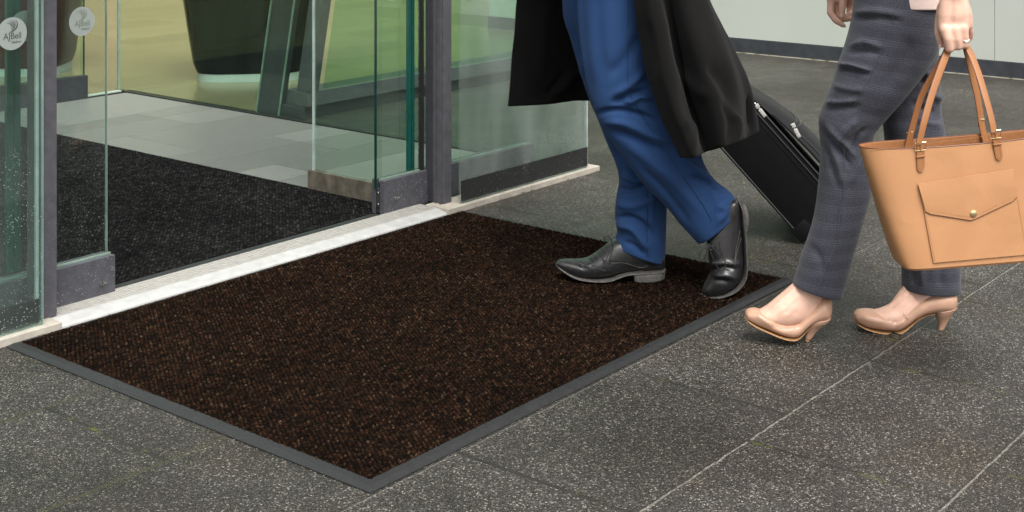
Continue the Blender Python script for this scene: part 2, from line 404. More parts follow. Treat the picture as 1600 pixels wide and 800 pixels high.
def leather(name, col):
    m, nt, b = M(name); co = coords(nt)
    g = noise(nt, co, 520, 3); lo = noise(nt, co, 7, 3, .5, .5)
    c = mixc(nt, ramp(nt, lo, [(.3, 0.0), (.7, 1.0)]), tuple(x * .93 for x in col), tuple(x * 1.05 for x in col))
    c = mixc(nt, ramp(nt, g, [(.35, .12), (.6, 0.0)]), c, tuple(x * .6 for x in col))
    L(nt, c, b.inputs['Base Color']); L(nt, math_(nt, 'MULTIPLY_ADD', noise(nt, co, 14, 3), .3, .34), b.inputs['Roughness']); b.inputs['Specular IOR Level'].default_value = .4
    bump(nt, b, math_(nt, 'ADD', math_(nt, 'MULTIPLY', g, .0004), math_(nt, 'MULTIPLY', lo, .006)), .6, 1.0); return m
def metal_specked(name, col, rough, amt):
    m, nt, b = M(name); co = coords(nt)
    n = noise(nt, co, 35, 5, .65); c = mixc(nt, ramp(nt, n, [(.35, 0.0), (.7, 1.0)]), tuple(x * .82 for x in col), tuple(x * 1.2 for x in col))
    if amt: c = mixc(nt, droplets(nt, co, None, amt), c, (.6, .6, .6))
    L(nt, c, b.inputs['Base Color']); b.inputs['Roughness'].default_value = rough; b.inputs['Metallic'].default_value = .0
    b.inputs['Specular IOR Level'].default_value = .45
    bump(nt, b, n, .2, .0008); return m

def tile_floor():
    m, nt, b = M('lobby_tile'); co = coords(nt); oi = N(nt, 'NewGeometry')
    isl = oi.outputs['Random Per Island']
    c = mixc(nt, isl, (.115, .12, .108), (.185, .19, .172))
    c = mixc(nt, 1.0, c, ramp(nt, noise(nt, coords(nt, 'Object', (3, 14, 1)), 4, 5, .6), [(.3, .9), (.7, 1.08)]), 'MULTIPLY')
    L(nt, c, b.inputs['Base Color']); b.inputs['Roughness'].default_value = .42
    bump(nt, b, noise(nt, co, 60, 3), .1, .001); return m
def timber_floor():
    m, nt, b = M('lobby_boards'); co = coords(nt); sp = N(nt, 'SeparateXYZ'); L(nt, co, sp.inputs[0])
    ry = math_(nt, 'DIVIDE', sp.outputs[1], .30); row = math_(nt, 'FLOOR', ry); fy = math_(nt, 'FRACT', ry)
    wn_ = N(nt, 'TexWhiteNoise'); wn_.noise_dimensions = '1D'; L(nt, row, wn_.inputs['W'])
    rx = math_(nt, 'ADD', math_(nt, 'DIVIDE', sp.outputs[0], 1.2), wn_.outputs['Value']); cx = math_(nt, 'FLOOR', rx); fx = math_(nt, 'FRACT', rx)
    cb = N(nt, 'CombineXYZ'); L(nt, row, cb.inputs[0]); L(nt, cx, cb.inputs[1]); w2 = N(nt, 'TexWhiteNoise'); L(nt, cb.outputs[0], w2.inputs['Vector'])
    c = mixc(nt, w2.outputs['Value'], (.150, .116, .062), (.210, .163, .090))
    g = noise(nt, coords(nt, 'Object', (2, 30, 1)), 3, 5, .6); c = mixc(nt, 1.0, c, ramp(nt, g, [(.3, .8), (.7, 1.12)]), 'MULTIPLY')
    j = math_(nt, 'MAXIMUM', math_(nt, 'LESS_THAN', fy, .045), math_(nt, 'LESS_THAN', fx, .012))
    c = mixc(nt, math_(nt, 'MULTIPLY', j, .75), c, (.07, .06, .04))
    L(nt, c, b.inputs['Base Color']); b.inputs['Roughness'].default_value = .24; return m

def stone(name, col):
    m, nt, b = M(name); co = coords(nt)
    n = noise(nt, co, 18, 5, .65); c = mixc(nt, ramp(nt, n, [(.3, 0.0), (.7, 1.0)]), tuple(x * .75 for x in col), tuple(x * 1.12 for x in col))
    sp = N(nt, 'SeparateXYZ'); L(nt, co, sp.inputs[0])
    jn = math_(nt, 'LESS_THAN', math_(nt, 'FRACT', math_(nt, 'DIVIDE', math_(nt, 'ADD', sp.outputs[0], .33), .62)), .006)
    c = mixc(nt, math_(nt, 'MULTIPLY', jn, .7), c, (.12, .10, .08))
    moss = math_(nt, 'MULTIPLY', ramp(nt, noise(nt, co, 22, 4), [(.55, 0.0), (.66, 1.0)]), math_(nt, 'LESS_THAN', sp.outputs[2], .006))
    c = mixc(nt, moss, c, (.09, .10, .03))
    L(nt, c, b.inputs['Base Color']); b.inputs['Roughness'].default_value = .75; bump(nt, b, noise(nt, co, 240, 3), .4, .001); return m

def grooved():
    m, nt, b = M('grooved_aluminium'); co = coords(nt); sp = N(nt, 'SeparateXYZ'); L(nt, co, sp.inputs[0])
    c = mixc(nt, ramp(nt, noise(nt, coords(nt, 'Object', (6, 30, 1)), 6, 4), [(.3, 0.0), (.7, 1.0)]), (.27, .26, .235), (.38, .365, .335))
    c = mixc(nt, math_(nt, 'LESS_THAN', sp.outputs[2], .0170), c, (.16, .15, .13))  # groove bottoms take a darker colour, picked by height
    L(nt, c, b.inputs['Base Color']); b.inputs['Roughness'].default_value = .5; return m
mt = dict(
    paving=paving(), check=check_wool(), tile=tile_floor(), boards=timber_floor(),
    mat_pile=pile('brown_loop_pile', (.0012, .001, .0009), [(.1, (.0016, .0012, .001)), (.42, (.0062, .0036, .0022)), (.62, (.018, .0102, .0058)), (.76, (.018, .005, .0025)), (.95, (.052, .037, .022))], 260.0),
    carpet=pile('charcoal_loop_pile', (.0022, .0022, .0022), [(.1, (.003, .003, .003)), (.5, (.008, .008, .008)), (.8, (.020, .020, .0195)), (1.0, (.05, .05, .048))], 230.0),
    rubber=simple('black_rubber', (.0155, .0155, .016), .5, nscale=260, var=.15, bmp=.3, bd=.0006),
    rubber_dark=simple('dark_rubber_strip', (.012, .014, .013), .6),
    alu=simple('brushed_aluminium', (.41, .41, .395), .42, .15, nscale=30, var=.1, bmp=.1),
    alu_grooved=grooved(),
    steel_base=simple('brushed_steel_plinth', (.42, .43, .43), .4, .2, var=.05, bmp=.0),
    steel=simple('satin_steel', (.55, .55, .55), .28, 1, var=.05, bmp=.0),
    frame=metal_specked('anodised_purple_grey', (.070, .068, .077), .42, .15),
    frame_rain=metal_specked('anodised_grey_with_water_marks', (.060, .060, .069), .4, .55),
    frame_dark=metal_specked('dark_anodised_frame', (.030, .030, .036), .45, .12),
    band=metal_specked('dark_glazing_band', (.016, .016, .017), .4, .5),
    stone=stone('pale_stone_plinth', (.36, .325, .275)), strap=simple('dark_tan_leather', (.27, .11, .037), .45, nscale=220, var=.06, bmp=.2, bd=.0006),
    glass=glass('green_tinted_glass', (.93, .972, .948)),
    glass_side=glass('thick_green_glass', (.86, .955, .90), dirt_veil=.010, refl=.55),
    glass_dim=glass('dark_green_facade_glass', (.74, .90, .78)),
    glass_rain=glass('rain_marked_glass', (.80, .89, .86), specks=.8, dirt_veil=.06, refl=1.2),
    glass_rain_l=glass('lightly_marked_glass', (.93, .965, .95), specks=.35, dirt_veil=.012),
    glass_veil_painted=glass('veil_painted_marked_glass', (.90, .95, .93), specks=.4, dirt_veil=.17, refl=1.3),  # pale diffuse veil painted in place of a reflection on this pane
    edge=simple('dark_green_glass_edge', (.006, .03, .024), .12, nscale=8, bmp=0, coat=.6),
    edge_teal=simple('teal_glass_edge', (.0, .075, .062), .14, nscale=8, bmp=0, coat=.6),
    edge_pale=simple('pale_polished_glass_edge', (.36, .41, .40), .15, nscale=14, var=.2, bmp=0, coat=.6),
    edge_green=simple('pale_green_glass_edge', (.17, .23, .19), .2, nscale=14, var=.2, bmp=0, coat=.5),
    brush=simple('black_bristles', (.008, .008, .008), .9, nscale=500, bmp=1, bd=.003),
    rusty=simple('weathered_bronze_rail', (.12, .105, .08), .55, .3, nscale=24, var=.4, bmp=.2),
    pod=simple('gloss_black_laminate', (.002, .004, .004), .15, nscale=6, bmp=0, spec=.18),
    pod_red=simple('oxblood_laminate', (.04, .008, .007), .2, nscale=6, bmp=0, spec=.3),
    yellow=simple('ochre_wall_paint', (.36, .285, .15), .7, nscale=3, bmp=0),
    panel=simple('pale_grey_cladding', (.46, .475, .435), .42, nscale=1.2, var=.05, bmp=0),
    plinth=simple('charcoal_plinth', (.036, .038, .046), .55, nscale=18, var=.25, bmp=.1),
    sill=simple('grey_green_sealant', (.30, .36, .30), .7, nscale=60, var=.2, bmp=.3),
    sticker=simple('frosted_vinyl', (.22, .245, .23), .6, nscale=20, var=.04, bmp=0),
    mark=simple('dark_vinyl_lettering', (.02, .028, .027), .6, bmp=0),
    mark2=simple('olive_vinyl_lettering', (.10, .13, .085), .6, bmp=0),
    blue=cloth('royal_blue_suiting', (.012, .034, .100), (.025, .062, .155), sheen=.04, wrinkle=.2),
    coat=cloth('charcoal_overcoat_wool', (.0026, .0025, .0025), (.0058, .0054, .0052), fine=500, rough=1.0, sheen=.03, wrinkle=.25),
    lining=simple('black_satin_lining', (.003, .003, .0035), .38, nscale=30, var=.2, bmp=.1, spec=.3),
    leather=simple('black_polished_leather', (.017, .0165, .017), .36, nscale=90, var=.3, bmp=.3, bd=.0009, coat=.12),
    sole=simple('worn_black_sole', (.075, .07, .065), .7, nscale=120, var=.35, bmp=.5),
    lace=simple('black_waxed_lace', (.008, .008, .009), .55, bmp=0),
    skin=simple('skin', (.62, .385, .29), .48, nscale=55, var=.07, bmp=.22, bd=.0007, sub=.12, spec=.4),
    nail=simple('fingernail', (.78, .50, .42), .22, nscale=20, var=.04, bmp=0, spec=.5),
    hair=simple('brown_hair', (.05, .028, .015), .5, nscale=200, var=.4, bmp=.6, bd=.003),
    hair2=simple('dark_hair', (.018, .013, .01), .5, nscale=200, var=.4, bmp=.6, bd=.003),
    blouse=cloth('blush_cotton', (.60, .46, .41), (.68, .54, .48), sheen=.05, wrinkle=.2),
    nude=simple('nude_patent_leather', (.47, .275, .185), .42, nscale=26, var=.07, bmp=.06, bd=.001, coat=.15),
    nude_sole=simple('tan_sole_edge', (.36, .20, .09), .5, bmp=0),
    tan=leather('tan_leather', (.405, .200, .090)),
    tan_in=simple('tan_leather_inside', (.30, .125, .045), .62, nscale=120, var=.12, bmp=.25),
    tan_edge=simple('dark_painted_leather_edge', (.13, .042, .018), .5, bmp=0),
    stitch=simple('waxed_thread', (.34, .15, .05), .7, bmp=0),
    gold=simple('pale_gold_metal', (.86, .68, .38), .22, 1, var=.03, bmp=0),
    silver=simple('polished_silver', (.82, .81, .78), .18, 1, var=.03, bmp=0),
    pull=simple('bright_nickel', (.62, .61, .56), .3, .35, var=.03, bmp=0),
    nylon=cloth('black_ballistic_nylon', (.004, .004, .0043), (.009, .009, .0095), fine=700, rough=.6, sheen=.0, wrinkle=.15),
    nylon2=cloth('charcoal_pocket_nylon', (.014, .014, .015), (.026, .026, .028), fine=700, rough=.6, sheen=.02, wrinkle=.2),
    plastic=simple('black_plastic_trim', (.014, .014, .015), .35, nscale=150, bmp=.1),
)

# ------------------------------------------------------------------ ground
def sheet(name, x0, x1, y0, y1, z, mat, kind='structure', parent=None, thick=0):
    me = bpy.data.meshes.new(name)
    me.from_pydata([(x0, y0, z), (x1, y0, z), (x1, y1, z), (x0, y1, z)], [], [(0, 1, 2, 3)]); me.update()
    o = link(name, me, mat, parent); return tag(o, kind=kind)
sheet('pavement', -90, 110, -90, 110, 0, mt['paving'])
sheet('lobby_floor', 4.46, 24, 5.05, 24, .006, mt['boards'])
sheet('lobby_floor', -6, 4.46, 6.26, 24, .006, mt['boards'])
# vestibule tiles with real gaps
base = MB().box(-4, 4.40, 3.30, 6.26, -.02, .003); tag(base.build('vestibule_subfloor', mt['rubber_dark']), kind='structure')
tb = MB(); rowsY = [3.36, 3.56, 3.985, 4.225, 4.47, 4.672, 5.175, 5.441, 5.62, 6.19]
for i in range(len(rowsY) - 1):
    y0, y1 = rowsY[i], rowsY[i + 1]
    starts = {3: 4.065, 4: 4.08, 5: 3.68, 6: 4.045, 7: 4.038, 8: 3.66, 2: 3.70, 1: 3.70, 0: 4.05}[i]
    xs = [x for x in (starts - k * .75 for k in range(-2, 10)) if -3 < x < 4.39]
    xs = sorted(xs + [4.39, -3.2])
    for a, b_ in zip(xs, xs[1:]):
        if a > 3.3 or b_ > 3.3: tb.box(a + .0015, b_ - .0015, y0 + .0015, y1 - .0015, .0031, .007, bev=.0006)
tag(tb.build('vestibule_floor', mt['tile']), kind='structure')

# ------------------------------------------------------------------ mats (loop pile modelled as a nubbly surface)
def nub_sheet(name, x0, x1, y0, y1, z, amp, pitch, mat, parent, step=.0042, skew=.5):
    nx, ny = int((x1 - x0) / step), int((y1 - y0) / step)
    xs = np.linspace(x0, x1, nx); ys = np.linspace(y0, y1, ny); X, Y = np.meshgrid(xs, ys)
    gx = X / pitch; gy = Y / (pitch * .8); row = np.floor(gy); gx = gx + row * skew
    h = (np.sin(np.pi * (gx % 1)) * np.sin(np.pi * (gy % 1))) ** .7
    cell = rng.random((400, 800)); rnd = cell[(row.astype(int)) % 400, np.floor(gx).astype(int) % 800]
    Zz = z + amp * (h * (.45 + .55 * rnd)) + rng.normal(0, amp * .14, X.shape)
    Xj = X + rng.normal(0, step * .12, X.shape); Yj = Y + rng.normal(0, step * .12, X.shape)
    Xj[:, 0] = x0; Xj[:, -1] = x1; Yj[0] = y0; Yj[-1] = y1
    Zz[0] = Zz[-1] = z - amp; Zz[:, 0] = Zz[:, -1] = z - amp
    vs = np.stack([Xj, Yj, Zz], -1).reshape(-1, 3); i = np.arange(nx * ny).reshape(ny, nx)
    f = np.stack([i[:-1, :-1], i[:-1, 1:], i[1:, 1:], i[1:, :-1]], -1).reshape(-1, 4)
    me = bpy.data.meshes.new(name); me.vertices.add(len(vs)); me.vertices.foreach_set('co', vs.ravel())
    me.loops.add(f.size); me.loops.foreach_set('vertex_index', f.ravel().astype(np.int32))
    me.polygons.add(len(f)); me.polygons.foreach_set('loop_start', np.arange(0, f.size, 4, dtype=np.int32)); me.polygons.foreach_set('loop_total', np.full(len(f), 4, dtype=np.int32))
    me.update(calc_edges=True); me.validate()
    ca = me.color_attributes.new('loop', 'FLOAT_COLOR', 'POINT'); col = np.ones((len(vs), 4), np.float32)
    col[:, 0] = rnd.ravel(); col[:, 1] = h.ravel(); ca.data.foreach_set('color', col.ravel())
    return link(name, me, mat, parent, smooth=True)

om = empty('entrance_mat', (2.75, 2.5, 0), 'large brown and black loop pile doormat with grey rubber border on the paving', 'mat')
x0, x1, y0, y1 = 1.874, 3.622, 1.863, 3.143
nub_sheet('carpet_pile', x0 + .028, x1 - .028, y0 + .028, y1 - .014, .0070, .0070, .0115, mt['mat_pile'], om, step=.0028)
def border_profile(x0, x1, y0, y1, w0, w1, wb):
    mb = MB(); O = [(x0, y0), (x1, y0), (x1, y1), (x0, y1)]
    I1 = [(x0 + w0, y0 + w0), (x1 - w0, y0 + w0), (x1 - w0, y1 - wb * .4), (x0 + w0, y1 - wb * .4)]
    I2 = [(x0 + w1, y0 + w1), (x1 - w1, y0 + w1), (x1 - w1, y1 - wb), (x0 + w1, y1 - wb)]
    I3 = [(x0 + w1 + .001, y0 + w1 + .001), (x1 - w1 - .001, y0 + w1 + .001), (x1 - w1 - .001, y1 - wb - .001), (x0 + w1 + .001, y1 - wb - .001)]
    v = [(x, y, .0005) for x, y in O] + [(x, y, .003) for x, y in O] + [(x, y, .0085) for x, y in I1] + [(x, y, .0095) for x, y in I2] + [(x, y, .004) for x, y in I3]
    f = []
    for r_ in range(4):
        for k in range(4): f.append((r_ * 4 + k, r_ * 4 + (k + 1) % 4, r_ * 4 + 4 + (k + 1) % 4, r_ * 4 + 4 + k))
    mb.add(v, f); return mb
border_profile(x0, x1, y0, y1, .014, .032, .016).build('rubber_border', mt['rubber'], om)

ic = empty('lobby_carpet', (3.0, 4.6, .003), 'charcoal ribbed barrier carpet inside the glass doors', 'carpet')
nub_sheet('carpet_pile', 1.2, 3.492, 3.345, 6.15, .0090, .0070, .0150, mt['carpet'], ic, step=.0042, skew=.3)
MB().box(-1.5, 3.4965, 3.3365, 3.343, .004, .011).box(3.4935, 3.4985, 3.344, 6.15, .0072, .0105).build('edge_trim', mt['rubber_dark'], ic)

# ------------------------------------------------------------------ threshold
th = empty('door_threshold', (2.8, 3.22, 0), 'bright grooved aluminium door threshold ramp between the two posts', 'threshold')
prof = [(3.157, .001), (3.158, .005), (3.166, .009), (3.203, .0175), (3.204, .016), (3.206, .016), (3.2065, .019)]
mb = MB(); v = []; 
for x in (2.04, 3.552): v += [(x, y, z) for y, z in prof] + [(x, 3.2065, .0)]
n = len(prof) + 1
mb.add(v, [(i, (i + 1) % n, n + (i + 1) % n, n + i) for i in range(n)] + [tuple(range(n))[::-1], tuple(range(n, 2 * n))])
mb.build('ramp_nose', mt['alu'], th)
mb = MB(); pr = [(3.207, 0.0)]; y = 3.207
for k in range(6): pr += [(y, .0195), (y + .0088, .0195), (y + .0092, .0135), (y + .0132, .0135)]; y += .0136
pr += [(y, .0195), (y, 0.0)]; v = [(2.04, a, b_) for a, b_ in pr] + [(3.552, a, b_) for a, b_ in pr]; n = len(pr)
mb.add(v, [(i, (i + 1) % n, n + (i + 1) % n, n + i) for i in range(n)] + [tuple(range(n))[::-1], tuple(range(n, 2 * n))])
mb.build('grooved_plate', mt['alu_grooved'], th)
MB().box(1.9, 3.60, 3.296, 3.336, .001, .0125).build('rubber_seal', mt['rubber_dark'], th)

# ------------------------------------------------------------------ vestibule front
def stone_plinth(xa, xb, label):
    o = MB().box(xa, xb, 3.149, 3.262, 0, .021, bev=.0015).build('stone_plinth', mt['stone'])
    return tag(o, label, 'plinth', 'stone plinths under the fixed glazing')
stone_plinth(-3, 2.036, 'pale stone plinth strip under the left fixed glass, ending at the mat corner')
stone_plinth(3.553, 4.452, 'pale stone plinth strip under the right fixed glass, beside the open paving')

def post(xa, xb, ya, yb, label, z0):
    o = empty('door_post', ((xa + xb) / 2, (ya + yb) / 2, z0), label, 'door post', 'posts of the glass entrance')
    MB().box(xa, xb, ya, yb, z0, 2.3, bev=.0015).build('post_body', mt['frame'], o)
    return o
p1 = post(2.004, 2.058, 3.207, 3.262, 'purple grey metal post left of the doorway, with pale seal down one edge', .0215)
MB().box(1.9955, 2.0035, 3.205, 3.214, .0215, 2.3, bev=.001).build('pale_seal', mt['edge_pale'], p1)
p2 = post(3.592, 3.635, 3.212, 3.262, 'purple grey metal post on the right of the doorway, with black brush seal', .0215)
MB().box(3.594, 3.632, 3.2635, 3.300, .0215, 2.3, bev=.001).build('inner_channel', mt['frame_dark'], p2)
MB().box(3.585, 3.5915, 3.218, 3.226, .0215, 2.3).box(3.587, 3.5915, 3.2445, 3.248, .0215, 2.3).build('rib', mt['frame'], p2)
mb = MB()
for k in range(460):
    z = .13 + k * .0047; mb.box(3.578 + random.uniform(-.003, .0), 3.593, 3.304, 3.318, z, z + .0034)
mb.build('brush_seal', mt['brush'], p2)

def pane(name, xa, xb, ya, yb, z0, z1, mat, parent):
    return MB().box(xa, xb, ya, yb, z0, z1).build(name, mat, parent)
# fixed glazing, left and right of the doorway
g = empty('fixed_glazing', (1.2, 3.17, .0215), 'dark rain spotted fixed glass pane at far left, behind the round sticker', 'glass pane', 'fixed panes of the entrance')
pane('glass_pane', -2.5, 1.9935, 3.17, 3.18, .0215, 2.3, mt['glass_rain'], g)
pane('dark_band', -2.5, 1.990, 3.181, 3.186, .026, .087, mt['band'], g)
pane('glass_edge', 1.9938, 1.9948, 3.1705, 3.1795, .0215, 2.3, mt['edge_pale'], g)
g = empty('fixed_glazing', (4.0, 3.17, .0215), 'fixed glass pane with dark bottom band between right post and glass corner', 'glass pane', 'fixed panes of the entrance')
pane('glass_pane', 3.637, 4.392, 3.17, 3.18, .0215, 2.3, mt['glass_veil_painted'], g)
pane('dark_band', 3.637, 4.390, 3.1645, 3.1695, .030, .103, mt['band'], g)
pane('corner_edge', 4.3925, 4.400, 3.1705, 3.1795, .0215, 2.3, mt['edge_pale'], g)
# side wall of thick glass
g = empty('side_glazing', (4.4, 4.7, .0), 'long side wall of green tinted glass running back from the entrance corner', 'glass wall')
pane('glass_pane', 4.402, 4.414, 3.192, 4.2, .012, 2.3, mt['glass_side'], g)
pane('glass_pane', 4.402, 4.414, 4.2045, 6.27, .012, 2.3, mt['glass_side'], g)
pane('corner_edge', 4.402, 4.416, 3.183, 3.1915, .0215, 2.3, mt['edge_pale'], g)
pane('sill_strip', 4.396, 4.424, 3.263, 6.27, .0, .0115, mt['rubber_dark'], g)
pane('glass_edge', 4.388, 4.4015, 6.262, 6.272, .012, 2.3, mt['edge_green'], g)

def key_lock(parent, x, y, z):
    mb = MB(); mb.tube([(x, y + .001, z), (x, y - .004, z)], .0062, 16); mb.box(x + .0055, x + .019, y - .003, y + .001, z - .0028, z + .0038, bev=.001)
    k = mb.build('lock_cylinder', mt['steel'], parent, True)
    MB().box(x - .001, x + .001, y - .0048, y - .0041, z - .004, z + .004).build('keyhole', mt['rubber_dark'], k)

def leaf(label, xa, xb, ya, rail_a, rail_b, z0, z1, lockx, open_end, lock_flip, gmat):
    o = empty('sliding_door', ((xa + xb) / 2, ya + .025, z0), label, 'sliding door', 'sliding glass door leaves')
    pane('glass_pane', xa, xb, ya + .0255, ya + .0355, z1 - .018, 2.3, gmat, o)
    mb = MB()
    mb.box(rail_a, rail_b, ya, ya + .020, z0, z1, bev=.0012).box(rail_a, rail_b, ya + .041, ya + .058, z0, z1, bev=.0012).box(rail_a + .004, rail_b - .004, ya + .0205, ya + .0405, z0 + .004, z1 - .03)
    mb.build('bottom_rail', mt['frame_rain'], o)
    MB().box(rail_a + .001, rail_b - .001, ya + .0205, ya + .0252, z1 - .006, z1 + .0045).build('gasket', mt['edge_green'], o)
    key_lock(o, lockx, ya, z0 + .048)
    return o
d1 = leaf('left sliding glass door leaf with speckled grey bottom rail and keyhole', .9, 2.271, 3.268, .9, 2.281, .004, .122, 2.236, 'r', False, mt['glass_rain_l'])
pane('leading_edge', 2.2713, 2.2733, 3.2940, 3.3030, .12, 2.3, mt['edge_green'], d1)
d2 = leaf('right sliding glass door leaf part open, its rail end showing slot and screws', 3.366, 4.202, 3.290, 3.374, 4.202, .013, .130, 3.432, 'l', True, mt['glass'])
pane('leading_edge', 3.3628, 3.3658, 3.3155, 3.3255, .10, 2.3, mt['edge'], d2)
mb = MB()
for z in (.045, .085): mb.tube([(3.3775, 3.321, z), (3.3735, 3.321, z)], .004, 10)
mb.box(3.3750, 3.3775, 3.312, 3.330, .02, .098).build('end_screw', mt['steel'], d2)
mb = MB().box(3.540, 3.553, 3.331, 3.343, .131, 2.3).box(3.558, 3.571, 3.331, 3.343, .131, 2.3).build('glass_fin', mt['edge_teal'], d2)
mb = MB().box(1.988, 2.006, 3.331, 3.343, .125, 2.3).box(2.010, 2.028, 3.331, 3.343, .125, 2.3).build('glass_fin', mt['edge_teal'], d1)
# header and transom over the doorway
o = MB().box(-2.5, 4.41, 3.16, 3.38, 2.302, 2.48, bev=.003).build('door_header', mt['frame']); tag(o, 'purple grey header beam over the sliding glass doors', 'beam')
# return screen inside
g = empty('glass_screen', (3.49, 3.6, .01), 'narrow glass guard screen inside the doorway on a weathered bronze bottom rail', 'glass screen')
mb = MB().box(3.482, 3.505, 3.352, 3.790, .0125, .082, bev=.001); mb.build('bottom_rail', mt['rusty'], g)
pane('glass_pane', 3.489, 3.497, 3.42, 3.765, .0825, 2.3, mt['glass'], g)
pane('glass_edge', 3.4885, 3.4975, 3.7655, 3.772, .0825, 2.3, mt['edge_pale'], g)

# inner doors at the back
g = empty('inner_door', (3.4, 6.2, .006), 'inner glass door at the back of the lobby with dark grey bottom rail', 'glass door')
pane('bottom_rail', 1.5, 4.150, 6.185, 6.225, .0075, .127, mt['frame_dark'], g)
pane('glass_pane', 1.5, 4.136, 6.200, 6.210, .1275, 2.3, mt['glass_side'], g)
pane('glass_edge', 4.1362, 4.1412, 6.200, 6.210, .1275, 2.3, mt['edge'], g)
g = empty('inner_glazing', (4.27, 6.27, .006), 'short fixed glass pane beside the inner door at the back corner', 'glass pane')
pane('glass_pane', 4.16, 4.387, 6.262, 6.272, .012, 2.3, mt['glass'], g)
pane('sill_strip', 4.16, 4.387, 6.23, 6.261, .0075, .014, mt['sill'], g)

# ------------------------------------------------------------------ main building facade beyond the side glass (leans outwards)
LEAN = .20
bf = empty('glazed_facade', (7, 4.95, 0), 'outward leaning glazed facade with grey frame base seen behind the entrance glass', 'facade')
MB().box(4.47, 16, 4.90, 5.02, .0, .060).build('base_skirt', mt['frame_dark'], bf)
MB().box(4.47, 16, 4.865, 5.02, .063, .132, lean=0, bev=.002).build('sill', mt['frame'], bf)
MB().box(4.60, 16, 4.9125, 4.9245, .1325, 3.0, lean=LEAN).build('glass_pane', mt['glass_dim'], bf)
for x in (4.475, 7.6, 10.6, 13.6):
    MB().box(x, x + .06, 4.885, 4.975, .134, 3.0, lean=LEAN, bev=.002).build('mullion', mt['frame'], bf)
MB().box(4.440, 4.468, 5.03, 5.20, .008, 3.0, lean=LEAN).build('end_panel', mt['frame_dark'], bf)
MB().box(4.432, 4.439, 5.03, 5.038, .008, 3.0, lean=LEAN).box(4.432, 4.439, 5.192, 5.20, .008, 3.0, lean=LEAN).build('panel_trim', mt['edge_green'], bf)
MB().box(4.440, 4.474, 4.885, 5.03, .008, .062).build('end_skirt', mt['frame_dark'], bf)

o = MB().box(-6, 26, 15, 15.2, 0, 3.4).build('lobby_wall', mt['yellow']); tag(o, 'ochre yellow rear wall of the lobby whose glow shows in the polished boards', 'wall')

# ------------------------------------------------------------------ reception pods
def pod(name, cx, cy, wb, wt, db, dt, h, mat, label, rot=0, base=True):
    o = empty(name, (cx, cy, .006), label, 'reception pod')
    gr = []; cr, sr = math.cos(rot), math.sin(rot)
    for t, z in [(0, .052), (.0, .056), (.012, .075), (.05, .11), (.2, .25), (.45, .5), (.75, .8), (1, h)]:
        s = 1 - (.045 if z < .06 else .02 if z < .08 else 0)
        a, b_ = (wb + (wt - wb) * t) / 2 * s, (db + (dt - db) * t) / 2 * s; row = []
        for k in range(64):
            th_ = 2 * math.pi * k / 64; c_, s_ = math.cos(th_), math.sin(th_)
            x = a * math.copysign(abs(c_) ** (2 / 4.2), c_); y = b_ * math.copysign(abs(s_) ** (2 / 4.2), s_)
            row.append((cx + x * cr - y * sr, cy + x * sr + y * cr, z))
        gr.append(row)
    mb = MB(); mb.grid(np.array(gr)); mb.add(gr[-1], [tuple(range(64))]); mb.build('body', mat, o, True)
    b1 = [[(cx + (x - cx) * .99, cy + (y - cy) * .99, z2) for x, y, _ in gr[0]] for z2 in (.0065, .0515)]
    mb = MB(); mb.grid(np.array(b1)); mb.build('steel_base', mt['steel_base'], o, True)
    return o
pc = Vector((0, 0, 0)) + RT * (-1.51) + FW * 7.93
pod('reception_pod', pc.x, pc.y, .63, .93, .56, .72, 1.05, mt['pod'], 'glossy black tapering reception pod on a steel base in the lobby', rot=math.atan2(RT.y, RT.x) + R(8))
pc = RT * (-2.93) + FW * 8.1
pod('reception_pod', pc.x, pc.y, .62, .86, .5, .6, 1.05, mt['pod_red'], 'dark red tapering reception pod behind the inner glass door', rot=math.atan2(RT.y, RT.x))

# ------------------------------------------------------------------ far cladding wall on the right
bw = empty('clad_wall', (7.88, 3, 0), 'pale grey panelled wall with charcoal plinth across the far side of the paving', 'wall')
for k, (a, b_) in enumerate([(-14, -1.15), (-1.147, 1.65), (1.653, 2.80), (2.803, 6.6)]):
    MB().box(7.895, 8.1, a, b_, .095, 3.2).build('cladding_panel', mt['panel'], bw)
MB().box(7.88, 8.1, -14, 6.6, .006, .0935).build('plinth', mt['plinth'], bw)
mb = MB().box(7.872, 8.1, -14, 6.6, 0.0, .005).build('packer', mt['stone'], bw)

